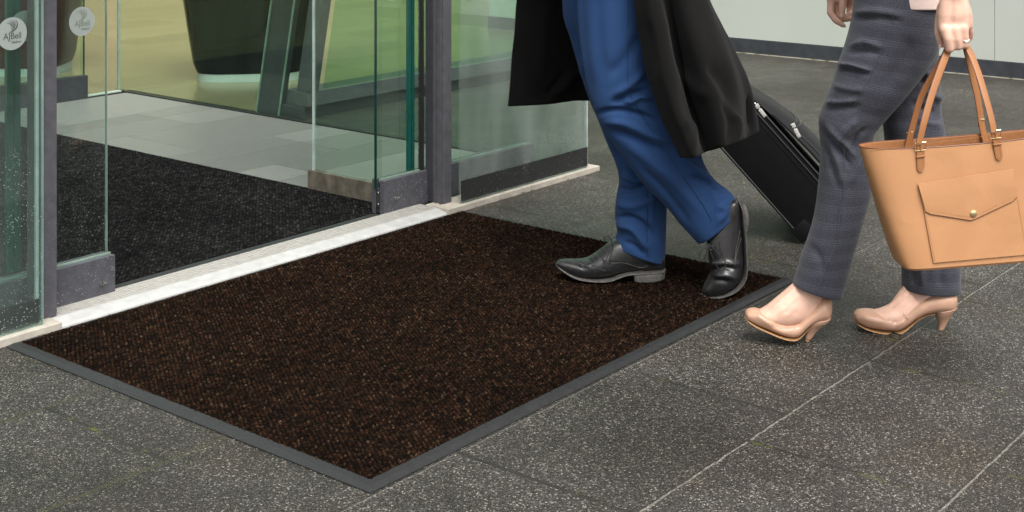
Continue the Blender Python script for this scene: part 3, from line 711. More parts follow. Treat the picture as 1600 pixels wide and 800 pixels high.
# ------------------------------------------------------------------ stickers on the glass
def sticker(cx, y, cz, r, tmat, label, text=True):
    n = 56; mb = MB(); v = []
    for yy in (y, y - .0008): v += [(cx + r * math.cos(2 * math.pi * k / n), yy, cz + r * math.sin(2 * math.pi * k / n)) for k in range(n)]
    mb.add(v, [tuple(range(n)), tuple(range(n, 2 * n))[::-1]] + [(k, (k + 1) % n, n + (k + 1) % n, n + k) for k in range(n)])
    o = mb.build('round_sticker', mt['sticker']); tag(o, label, 'sticker', 'round frosted stickers on the entrance glass')
    if not text: return
    yy = y - .0012
    def word(s, size, x, z, name):
        c = bpy.data.curves.new('t', 'FONT'); c.body = s; c.size = size; c.align_x = 'CENTER'; c.extrude = .0001
        t = bpy.data.objects.new('t', c); S.collection.objects.link(t)
        me = bpy.data.meshes.new_from_object(t.evaluated_get(bpy.context.evaluated_depsgraph_get())); bpy.data.objects.remove(t)
        for v_ in me.vertices: v_.co = Vector((x + v_.co.x * .9, yy - v_.co.z, z + v_.co.y))
        me.materials.clear(); me.update(); link(name, me, tmat, o)
    k = r / .0415
    word('AJBell', .0235 * k, cx + .001, cz - .0135 * k, 'lettering'); word('Stadium', .0098 * k, cx + .012 * k, cz - .0245 * k, 'lettering')
    # emblem: five nested feather strokes sweeping up and curling left
    mb = MB()
    S5 = [((-.019, .029), (-.007, .028), (-.001, .023), (-.001, .017), .0009), ((-.011, .0325), (.000, .030), (.003, .021), (-.003, .011), .0011),
          ((-.006, .035), (.007, .030), (.007, .017), (-.003, .009), .0012), ((.003, .036), (.012, .027), (.010, .011), (-.008, .003), .0013), ((.009, .0355), (.020, .023), (.015, .006), (-.014, .0012), .0017)]
    for p0, p1_, p2_, p3, wd_ in S5:
        pts = []
        for i in range(13):
            t = i / 12; q = [(1 - t) ** 3 * p0[j] + 3 * t * (1 - t) ** 2 * p1_[j] + 3 * t * t * (1 - t) * p2_[j] + t ** 3 * p3[j] for j in (0, 1)]; pts.append(q)
        L_, R_ = [], []
        for i, q in enumerate(pts):
            a, b_ = pts[max(0, i - 1)], pts[min(12, i + 1)]; dx, dz = b_[0] - a[0], b_[1] - a[1]; l = math.hypot(dx, dz)
            w_ = wd_ * math.sin(math.pi * min(.97, max(.04, i / 12))) * k
            L_.append((cx + (q[0] - dz / l * w_ / k) * k, yy, cz + (q[1] + dx / l * w_ / k) * k)); R_.append((cx + (q[0] + dz / l * w_ / k) * k, yy, cz + (q[1] - dx / l * w_ / k) * k))
        mb.add(L_ + R_, [(i, i + 1, 14 + i, 13 + i) for i in range(12)])
    mb.build('emblem', tmat, o)
sticker(1.905, 3.1692, .782, .0415, mt['mark'], 'round frosted sticker with dark lettering and emblem on the far left dark pane')
sticker(2.190, 3.2925, .780, .0400, mt['mark2'], 'round frosted sticker with pale olive lettering on the left sliding door')
sticker(2.015, 3.2925, .783, .0410, mt['mark2'], 'plain round frosted sticker half hidden behind the left post', text=False)
sticker(3.437, 3.3145, .783, .0400, mt['mark2'], 'round frosted sticker on the right sliding door at the photo top edge')
sticker(3.690, 3.1692, .780, .0415, mt['mark'], 'round frosted sticker on right fixed pane beside the black coat')

# ================================================================== PEOPLE
# ---------------------------------------------------------------- man: body (mostly under clothes), then garments
def head_chains(c, facing, s=1.0):
    side = facing.cross(UP).normalized()
    ch = [[(c + UP * .035 * s - facing * .012, .083 * s), (c + UP * .02 * s + facing * .02, .078 * s)],
          [(c - UP * .03 * s + facing * .025, .066 * s), (c - UP * .078 * s + facing * .052, .036 * s)],
          [(c + UP * .012 * s + facing * .088, .010 * s), (c - UP * .022 * s + facing * .108, .014 * s)],     # nose
          [(c - UP * .052 * s + facing * .083 - side * .018, .009 * s), (c - UP * .052 * s + facing * .083 + side * .018, .009 * s)],
          [(c + UP * .03 * s + facing * .080 - side * .045, .011 * s), (c + UP * .03 * s + facing * .080 + side * .045, .011 * s)],
          [(c - UP * .02 * s + side * .08, .012 * s), (c + UP * .02 * s + side * .084, .017 * s)], [(c - UP * .02 * s - side * .08, .012 * s), (c + UP * .02 * s - side * .084, .017 * s)]]
    return ch
def eyes(parent, c, facing):
    side = facing.cross(UP).normalized()
    for s_ in (-1, 1):
        MB().sphere(c + UP * .012 + facing * .088 + side * .031 * s_, .0115).build('eye', mt['rubber_dark'], parent, True)
FL = -RT       # both walk towards the photo's left
def fingers_closed(w, d_out, d_side, d_down, s=1.0):
    "loosely closed hidden hand: palm plus four curled fingers and a thumb"
    ch = [[(w, .026 * s), (w + d_down * .05, .03 * s)]]
    for k in range(4):
        b0 = w + d_down * .08 + d_side * (k - 1.5) * .019; ch.append([(w + d_down * .04 + d_side * (k - 1.5) * .014, .014), (b0, .0095), (b0 + d_down * .025 + d_out * .018, .0085), (b0 + d_down * .008 + d_out * .036, .0075)])
    ch.append([(w + d_down * .02 - d_side * .02, .013), (w + d_down * .05 - d_side * .035 + d_out * .015, .0095), (w + d_down * .07 - d_side * .02 + d_out * .03, .008)])
    return ch
mc = lambda a, Z, z: C(a, Z, z)
hipm = mc(.29, 3.95, .95); chm = mc(.25, 3.95, 1.28); nkm = mc(.20, 3.95, 1.52); hdm = mc(.165, 3.95, 1.665)
an1 = W(1012, 400, 3.98); kn1 = W(985, 190, 4.0); an2 = W(1140, 340, 3.85); kn2 = W(1000, 185, 3.87)
wr_far = mc(.32, 4.42, .80); wr_near = mc(.02, 3.66, .98)
chains = [[(hipm - UP * .02 - FW * .05, .11), (hipm - UP * .02 + FW * .05, .11)], [(hipm, .125), (hipm.lerp(chm, .5), .12), (chm, .135), (mc(.22, 3.95, 1.38), .12)],
          [(mc(.23, 3.80, 1.40), .07), (mc(.22, 3.95, 1.42), .09), (mc(.23, 4.10, 1.40), .07)], [(mc(.22, 3.95, 1.43), .06), (nkm, .055), (hdm - UP * .04, .055)],
          [(hipm + FW * .08, .09), (kn1, .055), (an1, .035)], [(hipm - FW * .08, .09), (kn2, .055), (an2, .035)],
          [(an1, .035), (W(1000, 415, 3.98), .030), (W(925, 420, 3.98), .020)], [(an2, .035), (W(1140, 370, 3.84), .03), (W(1135, 425, 3.83), .022)],
          [(mc(.23, 4.12, 1.40), .055), (mc(.36, 4.25, 1.12), .042), (wr_far, .028)], [(mc(.23, 3.78, 1.40), .055), (mc(.20, 3.66, 1.13), .042), (wr_near, .028)]]
chains += head_chains(hdm, FL) + fingers_closed(wr_far, RT, FW, -UP) + fingers_closed(wr_near, FW, RT, (-UP + FL * .3).normalized())
man = link('person', blob_mesh('person', chains, .006, 3), mt['skin'], None, True)
tag(man, 'person in blue trousers, black overcoat and black laced shoes stepping across the mat', 'person')
eyes(man, hdm, FL)
hm = blob_mesh('hair', [[(hdm + UP * .055 - FL * .02, .085), (hdm + UP * .05 - FL * .045, .082), (hdm - UP * .02 - FL * .06, .06)]], .006, 2); link('hair', hm, mt['hair2'], man, True)

near = [(893, -90, 1035, -90, 3.88, .105), (900, -20, 1018, -20, 3.87, .10), (904, 30, 1016, 30, 3.86, .098), (911, 90, 1022, 88, 3.85, .092), (918, 130, 1032, 124, 3.85, .088), (926, 163, 1050, 150, 3.84, .082),
        (935, 186, 1064, 172, 3.84, .078), (947, 208, 1079, 198, 3.84, .075), (967, 236, 1091, 226, 3.84, .072), (990, 268, 1101, 256, 3.84, .070), (1013, 297, 1116, 280, 3.85, .068),
        (1040, 321, 1135, 296, 3.85, .066), (1064, 350, 1146, 308, 3.85, .064), (1089, 379, 1150, 326, 3.85, .060)]
far = [(876, -90, 990, -90, 4.03, .10), (878, -30, 988, -30, 4.03, .095), (880, 24, 990, 20, 4.02, .09), (892, 62, 996, 60, 4.02, .088), (906, 112, 1004, 106, 4.01, .084), (921, 156, 1012, 150, 4.01, .08),
       (935, 190, 1021, 184, 4.0, .076), (947, 220, 1029, 215, 4.0, .073), (961, 254, 1037, 250, 3.99, .07), (967, 282, 1041, 282, 3.99, .068), (963, 310, 1042, 314, 3.98, .067), (961, 340, 1041, 345, 3.98, .066), (964, 362, 1040, 376, 3.98, .064), (958, 380, 1038, 410, 3.98, .060)]
ns = [([(906, -40), (907, 40), (914, 110), (924, 160)], 3.2, .007), ([(932, -30), (935, 60), (945, 130)], 12, -.006), ([(958, 150), (985, 132), (1006, 112)], 5, .010), ([(950, 120), (980, 90), (1002, 55)], 9, -.008), ([(955, 162), (985, 148), (1010, 140)], 4, -.014),
      ([(978, 150), (984, 160), (1000, 152), (1020, 156)], 3.5, .012), ([(930, 178), (960, 172), (990, 176), (1030, 190)], 4, -.012), ([(942, 190), (975, 192), (1020, 212), (1058, 222)], 7, .010), ([(955, 205), (990, 216), (1040, 240)], 5, -.011),
      ([(975, 222), (1015, 250), (1060, 290), (1096, 335)], 9, .008), ([(1000, 262), (1040, 300), (1080, 352)], 6, -.006), ([(1060, 240), (1085, 262), (1120, 290)], 5, .009), ([(1078, 275), (1105, 285), (1132, 300)], 4, -.010), ([(1120, 318), (1132, 330), (1122, 350)], 5, .007), ([(1097, 275), (1120, 318), (1118, 365)], 3.5, .004)]
fs_ = [([(884, 10), (900, 60), (920, 130)], 5, -.006), ([(905, 130), (915, 60), (900, 24)], 5, .006), ([(963, 292), (985, 298), (1020, 286)], 4, -.010), ([(970, 272), (1000, 282), (1035, 262)], 5, .008), ([(962, 318), (990, 322), (1030, 306)], 6, .008),
       ([(962, 340), (985, 340), (1008, 352), (1022, 372)], 4, -.013), ([(962, 352), (985, 356), (1000, 372), (1012, 392)], 6, .011), ([(975, 378), (992, 385), (1008, 398)], 4, -.006), ([(955, 230), (985, 260), (1005, 290)], 6, -.007), ([(1008, 235), (1018, 300), (1016, 400)], 3, .004)]
g1 = sculpt(ring_grid(near, 96, 10, 2.25), ns, amp=.0007, seed=3); g2 = sculpt(ring_grid(far, 96, 10, 2.25), fs_, amp=.0007, seed=5)
tr = link('trousers', grid_mesh('trousers', [g1, g2], hem=(.006, .03)), mt['blue'], man, True)
# side seam
def seam(pts, Zs, name, mat, parent, r=.0009, off=0):
    p = spline(np.array([[x, y, z] for (x, y), z in zip(pts, Zs)]), 8); MB().tube([W(a, b_, z) for a, b_, z in p], r, 6).build(name, mat, parent, True)
def on_surface(grids, px, py):
    "nearest camera-facing grid point at a photo pixel"
    best = None
    for g in grids:
        f = g.reshape(-1, 3); x, y = proj(f); d = np.hypot(x - px, y - py); i = np.where(d < d.min() + 3)[0]; Z = f[i] @ np.array(FW)
        j = i[Z.argmin()]
        if best is None or d.min() < best[0] - 4: best = (d.min(), f[j] @ np.array(FW))
    return W(px, py, best[1] - .0004)
def surf_line(grids, pts, per=6):
    p = spline(np.array(pts, float), per); q = [on_surface(grids, a, b_) for a, b_ in p]
    z = np.array([v.dot(FW) for v in q])
    if len(z) > 6: 
        zp = np.pad(z, 3, mode='edge'); z = np.convolve(zp, np.ones(7) / 7, 'valid') - .0006
    return [W(a, b_, zz) for (a, b_), zz in zip(p, z)]
MB().tube(surf_line([g1], [(982, -20), (981, 60), (981, 120), (986, 150), (1004, 180), (1030, 222), (1062, 268), (1098, 320), (1112, 345)]), .0005, 6).build('seam', mt['coat'], tr, True)
MB().tube(surf_line([g2], [(1011, 270), (1012, 320), (1011, 370), (1012, 402)]), .0005, 6).build('seam', mt['coat'], tr, True)

# overcoat: torso and sleeves, plus the open skirt
cg = []
cols_ = [  # per column: (x,y,Z) at rows top .. hem
 [(862, -215, 3.86), (930, -150, 3.76), (985, -80, 3.72), (991, 0, 3.70), (1004, 80, 3.69), (1029, 170, 3.68), (1064, 246, 3.68)],
 [(890, -215, 3.79), (958, -150, 3.70), (1006, -80, 3.66), (1014, 0, 3.63), (1030, 80, 3.61), (1052, 165, 3.59), (1084, 246, 3.59)],
 [(925, -215, 3.75), (985, -150, 3.71), (1030, -80, 3.69), (1039, 0, 3.69), (1056, 90, 3.69), (1076, 170, 3.69), (1102, 238, 3.68)],
 [(975, -215, 3.74), (1020, -150, 3.69), (1058, -80, 3.67), (1068, 0, 3.65), (1090, 80, 3.63), (1114, 150, 3.62), (1132, 229, 3.62)],
 [(1020, -215, 3.78), (1050, -150, 3.76), (1083, -80, 3.75), (1097, 0, 3.74), (1126, 78, 3.73), (1148, 142, 3.72), (1160, 219, 3.73)],
 [(1038, -215, 3.84), (1063, -150, 3.84), (1088, -80, 3.82), (1106, 0, 3.83), (1138, 72, 3.83), (1160, 136, 3.85), (1167, 216, 3.83)],
 [(1045, -215, 3.90), (1066, -150, 3.92), (1087, -80, 3.92), (1106, 0, 3.95), (1141, 70, 3.97), (1172, 140, 3.96), (1184, 203, 3.96)],
 [(1040, -215, 4.0), (1050, -150, 4.03), (1070, -80, 4.05), (1085, 0, 4.1), (1105, 70, 4.13), (1130, 130, 4.15), (1140, 188, 4.17)],
 [(1000, -215, 4.1), (1000, -150, 4.12), (1005, -80, 4.14), (1005, 0, 4.2), (1005, 70, 4.22), (1005, 120, 4.25), (1005, 165, 4.27)],
 [(950, -215, 4.13), (945, -150, 4.14), (932, -80, 4.16), (930, 0, 4.2), (925, 60, 4.22), (920, 110, 4.24), (915, 157, 4.25)],
 [(895, -215, 4.10), (885, -150, 4.12), (872, -80, 4.14), (866, 0, 4.19), (862, 60, 4.20), (858, 110, 4.21), (855, 163, 4.21)],
 [(862, -215, 4.02), (835, -150, 4.04), (818, -80, 4.07), (808, 0, 4.1), (803, 60, 4.1), (798, 115, 4.1), (794, 166, 4.1)]]
A = np.array([[list(W(*p)) for p in c_] for c_ in cols_])           # cols x rows x 3
A = np.array([spline(c_, 14) for c_ in A])                          # finer rows
A = spline(A.reshape(len(cols_), -1), 12).reshape(-1, A.shape[1], 3) # finer columns
G0 = np.transpose(A, (1, 0, 2))
cs = [([(1040, -20), (1060, 90), (1078, 165), (1104, 240)], 6, -.012), ([(1022, -20), (1040, 80), (1064, 165), (1092, 240)], 8, .010), ([(1085, -40), (1118, 60), (1150, 140)], 12, .006),
      ([(1105, 100), (1130, 130), (1148, 170)], 10, -.010), ([(1140, 175), (1152, 192), (1150, 218)], 4, .009), ([(1128, 160), (1140, 190), (1138, 226)], 5, -.007), ([(1168, 150), (1171, 200)], 3, -.012), ([(1060, 110), (1090, 140), (1110, 150)], 9, .006),
      ([(1062, 190), (1078, 205), (1082, 240)], 6, .006), ([(1012, 30), (1030, 110)], 7, -.005), ([(862, 150), (885, 128), (905, 108)], 6, .016), ([(850, 152), (868, 130), (880, 112)], 4, -.012), ([(895, 155), (905, 135)], 5, -.012), ([(830, 150), (840, 60), (845, 0)], 8, .014), ([(870, 0), (875, 90)], 7, -.010)]
G0 = sculpt(G0, cs, closed=False, amp=.0008, seed=9)
me = grid_mesh('coat', [G0], closed=False, cap=False)
# sleeves and chest as one shell
chains = [[(mc(.27, 3.95, 1.06), .165), (chm, .165), (mc(.22, 3.95, 1.38), .145)], [(mc(.23, 3.80, 1.40), .09), (mc(.22, 3.95, 1.43), .10), (mc(.23, 4.10, 1.40), .09)],
          [(mc(.23, 4.12, 1.40), .075), (mc(.36, 4.25, 1.12), .065), (wr_far.lerp(mc(.36, 4.25, 1.12), .15), .05)], [(mc(.23, 3.78, 1.40), .075), (mc(.20, 3.66, 1.13), .065), (wr_near.lerp(mc(.20, 3.66, 1.13), .15), .05)]]
tm = blob_mesh('coat_top', chains, .012, 4)
bm = bmesh.new(); bm.from_mesh(me); bm.from_mesh(tm); bm.to_mesh(me); bm.free()
ct = link('overcoat', me, [mt['coat'], mt['lining']], man, True)
so = ct.modifiers.new('thickness', 'SOLIDIFY'); so.thickness = .0045; so.offset = 0; so.use_rim = True

# man's shoes
def shoe(parent, secs, sole_secs, heel_secs, laces, trims, label=None):
    gu = ring_grid(secs, 56, 7, 2.5); gu = sculpt(gu, trims.get('folds', []), amp=.0004, seed=2, freq=2)
    s = link('shoe', grid_mesh('shoe', [gu]), mt['leather'], parent, True)
    link('sole', grid_mesh('sole', [ring_grid(sole_secs, 40, 6, 3)]), mt['sole'], s, True)
    link('heel', grid_mesh('heel', [ring_grid(heel_secs, 40, 3, 5)]), mt['sole'], s, False)
    for ln in laces: MB().tube([W(*p) for p in spline(np.array(ln, float), 8)], .0013, 6).build('lace', mt['lace'], s, True)
    for ln in trims.get('seams', []): MB().tube(surf_line([gu], ln), .0008, 6).build('stitching', mt['sole'], s, True)
    for ln in trims.get('dots', []):
        mb = MB()
        for p in surf_line([gu], ln, trims.get('per', 6)): mb.sphere(p, .0012, n=6)
        mb.build('brogue_perforation', mt['rubber_dark'], s)
    return s
Zs = 3.97
shoe(man, [(868, 411, 869, 413, Zs, .006), (873, 407, 877, 419, Zs, .020), (885, 405.5, 892, 426, Zs, .031), (902, 406.5, 906, 430, Zs, .041), (917, 404, 925, 431, Zs, .047), (929, 397, 940, 431, Zs, .049), (941, 388, 955, 429.5, Zs, .047), (951, 380, 966, 426, Zs, .042),
           (963, 374, 981, 423, Zs, .038), (985, 372, 998, 422, Zs, .037), (1010, 376, 1018, 421, Zs, .037), (1028, 385, 1031, 420, Zs, .033), (1037, 395, 1038, 419, Zs, .022), (1038.5, 402, 1039, 417, Zs, .010)],
     [(868, 412, 868.5, 415, Zs, .006), (877, 417, 877, 421.5, Zs, .022), (892, 425, 892, 429.5, Zs, .034), (906, 429, 906, 433, Zs, .044), (925, 431, 925, 434.5, Zs, .050), (940, 431, 940, 434.5, Zs, .052), (955, 429.5, 955, 433, Zs, .050), (966, 426, 966, 429.5, Zs, .045), (981, 422, 981, 426, Zs, .040), (998, 421, 998, 425, Zs, .040), (1031, 419, 1031, 423, Zs, .036), (1039, 417, 1039, 421, Zs, .022)],
     [(989.5, 423.5, 990, 436, Zs, .036), (996, 423, 996.5, 437.5, Zs, .040), (1015, 422, 1015, 437.5, Zs, .040), (1031, 420.5, 1030, 436, Zs, .034), (1038.5, 418.5, 1037, 434, Zs, .022)],
     [[(958, 386, 3.93), (952, 371, 3.92), (944, 372, 3.92), (947, 381, 3.925)], [(956, 383, 3.925), (950, 398, 3.915), (945, 411, 3.915)], [(957, 384, 3.925), (955, 400, 3.915), (952, 412, 3.915)], [(944, 412, 3.915), (943, 402, 3.915), (955, 384, 3.925)]] +
     [[(x, y, Zs - .02), (x + 5, y + 4, Zs - .043)] for x, y in ((922, 403), (927, 399), (933, 394), (939, 389), (944, 385))],
     dict(folds=[([(905, 412), (915, 420)], 3, -.003), ([(912, 409), (922, 418)], 3, .003)], dots=[[(905, 409), (918, 414), (932, 416), (946, 422), (965, 426)], [(954, 408), (970, 408), (985, 411), (1000, 416), (1012, 413)]], seams=[[(904, 411), (918, 416), (932, 418), (946, 424)], [(953, 391), (953, 402), (955, 411), (975, 411), (1000, 418), (1014, 415)], [(938, 404), (953, 411)]], per=9))
Zs = 3.83
shoe(man, [(1096, 456, 1098, 461, Zs, .008), (1099, 448, 1110, 461, Zs, .026), (1105, 438, 1128, 456.5, Zs, .039), (1110, 426, 1146, 446, Zs, .047), (1109, 412, 1158, 431, Zs, .049), (1107, 397, 1161.5, 411, Zs, .046), (1104, 381, 1161, 390, Zs, .042), (1108, 366, 1160, 367, Zs, .038),
           (1118, 350, 1158, 347, Zs, .035), (1126, 332, 1156, 326, Zs, .034), (1134, 317, 1153, 314, Zs, .028), (1140, 312, 1148, 311, Zs, .012)],
     [(1095.5, 459, 1096, 462, Zs, .008), (1108, 460, 1109, 464, Zs, .028), (1128, 456, 1130, 459, Zs, .041), (1146, 446, 1149, 448.5, Zs, .049), (1158, 431, 1161.5, 432.5, Zs, .051), (1161.5, 411, 1165.5, 411.5, Zs, .048), (1161, 390, 1165, 390, Zs, .043), (1160, 367, 1163.5, 366.5, Zs, .040), (1158, 347, 1161.5, 346, Zs, .038), (1156, 326, 1159.5, 325, Zs, .036), (1152, 314, 1154.5, 312.5, Zs, .022)],
     [(1160.5, 358, 1164.5, 357.5, Zs, .036), (1159.5, 345, 1167.5, 344, Zs, .038), (1158.5, 330, 1167, 328, Zs, .037), (1156, 318, 1162, 315, Zs, .028)],
     [[(1106, 384, 3.785), (1096, 392, 3.78), (1093, 402, 3.78), (1099, 406, 3.78), (1104, 394, 3.78), (1105, 384, 3.785)], [(1107, 383, 3.785), (1113, 400, 3.775), (1122, 419, 3.77), (1131, 420, 3.77), (1133, 408, 3.775), (1122, 396, 3.78), (1108, 382, 3.785)], [(1107, 383, 3.785), (1106, 396, 3.775), (1108, 408, 3.775)],
      [(1102, 378, 3.79), (1110, 385, 3.785), (1117, 383, 3.785)], [(1101, 383, 3.79), (1109, 390, 3.785), (1116, 389, 3.785)]],
     dict(folds=[([(1112, 424), (1128, 418), (1150, 420)], 3.5, -.007), ([(1114, 432), (1135, 430), (1152, 436)], 4, .006), ([(1112, 415), (1135, 411), (1158, 414)], 3, .005), ([(1118, 437), (1138, 440)], 3, -.004)],
          dots=[[(1124, 378), (1126, 392), (1131, 404), (1140, 411)]], seams=[[(1120, 372), (1128, 362), (1137, 352)], [(1112, 410), (1130, 411), (1146, 411), (1150, 390), (1156, 360)], [(1158, 372), (1150, 400), (1148, 415)]], per=9))

# ---------------------------------------------------------------- suitcase
B1 = W(1255, 379, 4.38); T1 = W(1099, 203, 4.42); ax = (T1 - B1); Ls = ax.length; ax.normalize()
wv = (FW + RT * .10).normalized(); tv = ax.cross(wv).normalized(); tv = tv if tv.dot(RT) > 0 else -tv
wv = (wv - ax * wv.dot(ax)).normalized()
TK, WD = .185, .32
sc = empty('suitcase', W(1262, 392, 4.42) * 1.0, 'black soft sided wheeled cabin suitcase tilted behind the person in the overcoat', 'suitcase')
sc.location = Vector((B1.x, B1.y, 0))
MB().obox(B1 + ax * .004, ax * Ls, tv * TK, wv * WD, bev=.014, seg=4).build('case_body', mt['nylon'], sc, True)
HA = [(0, .012), (.03, .022), (.096, .044), (.17, .060), (.27, .070), (.36, .071), (.43, .060), (Ls - .012, .022)]     # pocket height against distance from the top
def ph(d, w_):
    h = np.interp(d, [p[0] for p in HA], [p[1] for p in HA]); u_ = abs(2 * w_ / WD - 1)
    return TK - .006 + h * max(0, 1 - u_ ** 5) ** .45
def pp(d, w_, off=0): return B1 + ax * (Ls - .008 - d) + wv * w_ + tv * (ph(d, w_) + off)
NA, NW = 60, 40; gd = np.zeros((NA + 1, NW + 1, 3))
for i in range(NA + 1):
    for j in range(NW + 1):
        w_ = .004 + (WD - .008) * .5 * (1 - math.cos(math.pi * j / NW)); d_ = (Ls - .012) * i / NA; gd[i, j] = pp(d_, w_)
mb = MB(); mb.grid(gd, closed=False)
bt = gd.copy(); bt = bt[:, ::-1] * 1.0
for i in range(NA + 1):
    for j in range(NW + 1): p = Vector(bt[i, j]); bt[i, j] = p - tv * ((p - B1).dot(tv) - TK + .02)
mb.grid(bt, closed=False); fp = mb.build('pocket', mt['nylon2'], sc, True)
def zl(t, w_, a0=.012, a1=None): return [B1 + ax * a + tv * t + wv * w_ for a in np.linspace(a0, (a1 or Ls - .008), 12)]
def loop(t, r, name, mat, ins=.0):
    p = []
    for a, w_ in [(.02, -.0), (.25, 0), (Ls - .03, 0), (Ls - .006, .012), (Ls, .05), (Ls, WD - .05), (Ls - .01, WD - .01), (.25, WD), (.02, WD), (.004, WD - .02), (.004, .03), (.02, 0)]:
        p.append(B1 + ax * (a + .002) + tv * t + wv * w_)
    return MB().tube(p, r, 8).build(name, mat, sc, True)
loop(.006, .0036, 'piping', mt['plastic']); loop(TK - .004, .0036, 'piping', mt['plastic']); loop(TK - .036, .0016, 'piping', mt['nylon'])
loop(TK - .020, .0028, 'zip', mt['plastic'])
for t in (.062, .108): MB().tube(zl(t, .0002), .0008, 6).build('seam', mt['nylon'], sc, True)
def pull(p, d, name='zip_pull'):
    s_ = d.cross(FW).normalized(); mb = MB()
    mb.obox(p - s_ * .0065 - FW * .003, d * .014, s_ * .013, FW * .005, bev=.0015); mb.tube([p + d * .012, p + d * .020], .0018, 8)
    mb.obox(p + d * .018 - s_ * .0055 - FW * .004, d * .030, s_ * .0115, FW * .002, bev=.0009); return mb.build(name, mt['pull'], sc, True)
pull(W(1181, 163, 4.30), (W(1194, 180, 4.30) - W(1181, 163, 4.30)).normalized())
pull(W(1238, 193, 4.28), (W(1248, 213, 4.28) - W(1238, 193, 4.28)).normalized())
MB().tube([W(1169, 169, 4.31), W(1173, 163, 4.30), W(1179, 161, 4.30), W(1183, 165, 4.30)], .0022, 8).build('zip_cord', mt['silver'], sc, True)
for off_ in (0, .016): MB().tube([pp(.165 + off_ + .02 * math.sin(math.pi * k / 16), .012 + (WD - .024) * k / 16, .001) for k in range(17)], .0026, 8).build('zip', mt['plastic'], sc, True)
MB().tube([pp(.165 + (Ls - .22) * k / 12, .016, .0) for k in range(13)], .003, 8).build('zip', mt['plastic'], sc, True)
MB().tube([pp(.10 + (Ls - .14) * k / 12, .006, .0) for k in range(13)], .0022, 8).build('piping', mt['nylon'], sc, True)
# corner guard, wheels, feet, telescopic handle
for w_ in (-.004, WD - .008): MB().obox(B1 - tv * .006 + wv * w_, ax * .055, tv * .060, wv * .010, bev=.004).build('corner_guard', mt['nylon'], sc, True)
for w_ in (.045, WD - .045):
    c0 = B1 + ax * .012 + tv * .022 + wv * w_; c0.z = .026
    MB().tube([c0 - wv * .010, c0 - wv * .008, c0 + wv * .008, c0 + wv * .010], [.022, .025, .025, .022], 24).build('wheel', mt['plastic'], sc, True)
for w_ in (.02, WD - .045):
    MB().obox(B1 - ax * .024 + tv * (TK - .035) + wv * w_, ax * .03, tv * .035, wv * .028, bev=.004).obox(B1 - ax * .006 + tv * (TK + .0) + wv * w_, ax * .03, tv * .028, wv * .022, bev=.005).build('foot', mt['plastic'], sc, True)
hp = B1 + ax * Ls + tv * .03; he = wr_far - UP * .07
dirh = (he - (hp + wv * WD / 2)).normalized(); hl = (he - (hp + wv * WD / 2)).length
for w_ in (.10, WD - .10):
    MB().tube([hp + wv * w_, hp + wv * w_ + dirh * hl], .006, 10).build('handle_rod', mt['steel'], sc, True)
MB().tube([hp + wv * .08 + dirh * hl, hp + wv * (WD - .08) + dirh * hl], .012, 12).build('grip', mt['plastic'], sc, True)

# ---------------------------------------------------------------- woman
Zh = 3.20; u = lambda x, y, Z=Zh: W(x, y, Z)
hipw = mc(.985, 3.54, .92); chw = mc(.96, 3.52, 1.22); nkw = mc(.93, 3.52, 1.46); hdw = mc(.90, 3.52, 1.60)
px = lambda r: r / FPX * Zh                         # a radius given in photo px
hand = []
# near hand: wrist, back of the hand, knuckles, fingers closed round the bag straps
hand += [[(u(1489, -70), px(18)), (u(1490, -30), px(17.5)), (u(1490, -4), px(16))], [(u(1482, -6), px(13)), (u(1478, 22), px(13.5)), (u(1476, 42), px(11.5))], [(u(1490, -6), px(14)), (u(1491, 22), px(16)), (u(1491, 42), px(12.5))],
         [(u(1498, -6), px(13)), (u(1503, 22), px(14)), (u(1504, 40), px(12))], [(u(1500, -4, 3.21), px(11)), (u(1508, 22, 3.21), px(11.5)), (u(1511, 38, 3.21), px(9.5))]]
hand += [[(u(1477, 46, 3.19), px(9.6)), (u(1481, 60, 3.185), px(8.0)), (u(1483.5, 75, 3.19), px(7.8)), (u(1484, 75, 3.222), px(7.4)), (u(1484, 60, 3.235), px(6.8))],
         [(u(1491, 46, 3.187), px(9.4)), (u(1494.5, 60, 3.185), px(7.3)), (u(1497, 72, 3.192), px(7.0)), (u(1497, 72, 3.226), px(6.8)), (u(1496, 58, 3.236), px(6.4))],
         [(u(1504, 44, 3.19), px(9.2)), (u(1507, 57, 3.19), px(6.9)), (u(1508, 70, 3.195), px(6.7)), (u(1508, 71, 3.228), px(6.5)), (u(1506, 57, 3.236), px(6.2))],
         [(u(1512, 38, 3.21), px(8.2)), (u(1515.5, 49, 3.218), px(5.8)), (u(1515, 59, 3.232), px(5.4)), (u(1513, 58, 3.245), px(5.2))],
         [(u(1474, 12, 3.215), px(10.5)), (u(1467, 34, 3.222), px(7.0)), (u(1466, 52, 3.222), px(6.2)), (u(1470, 70, 3.222), px(5.0))]]
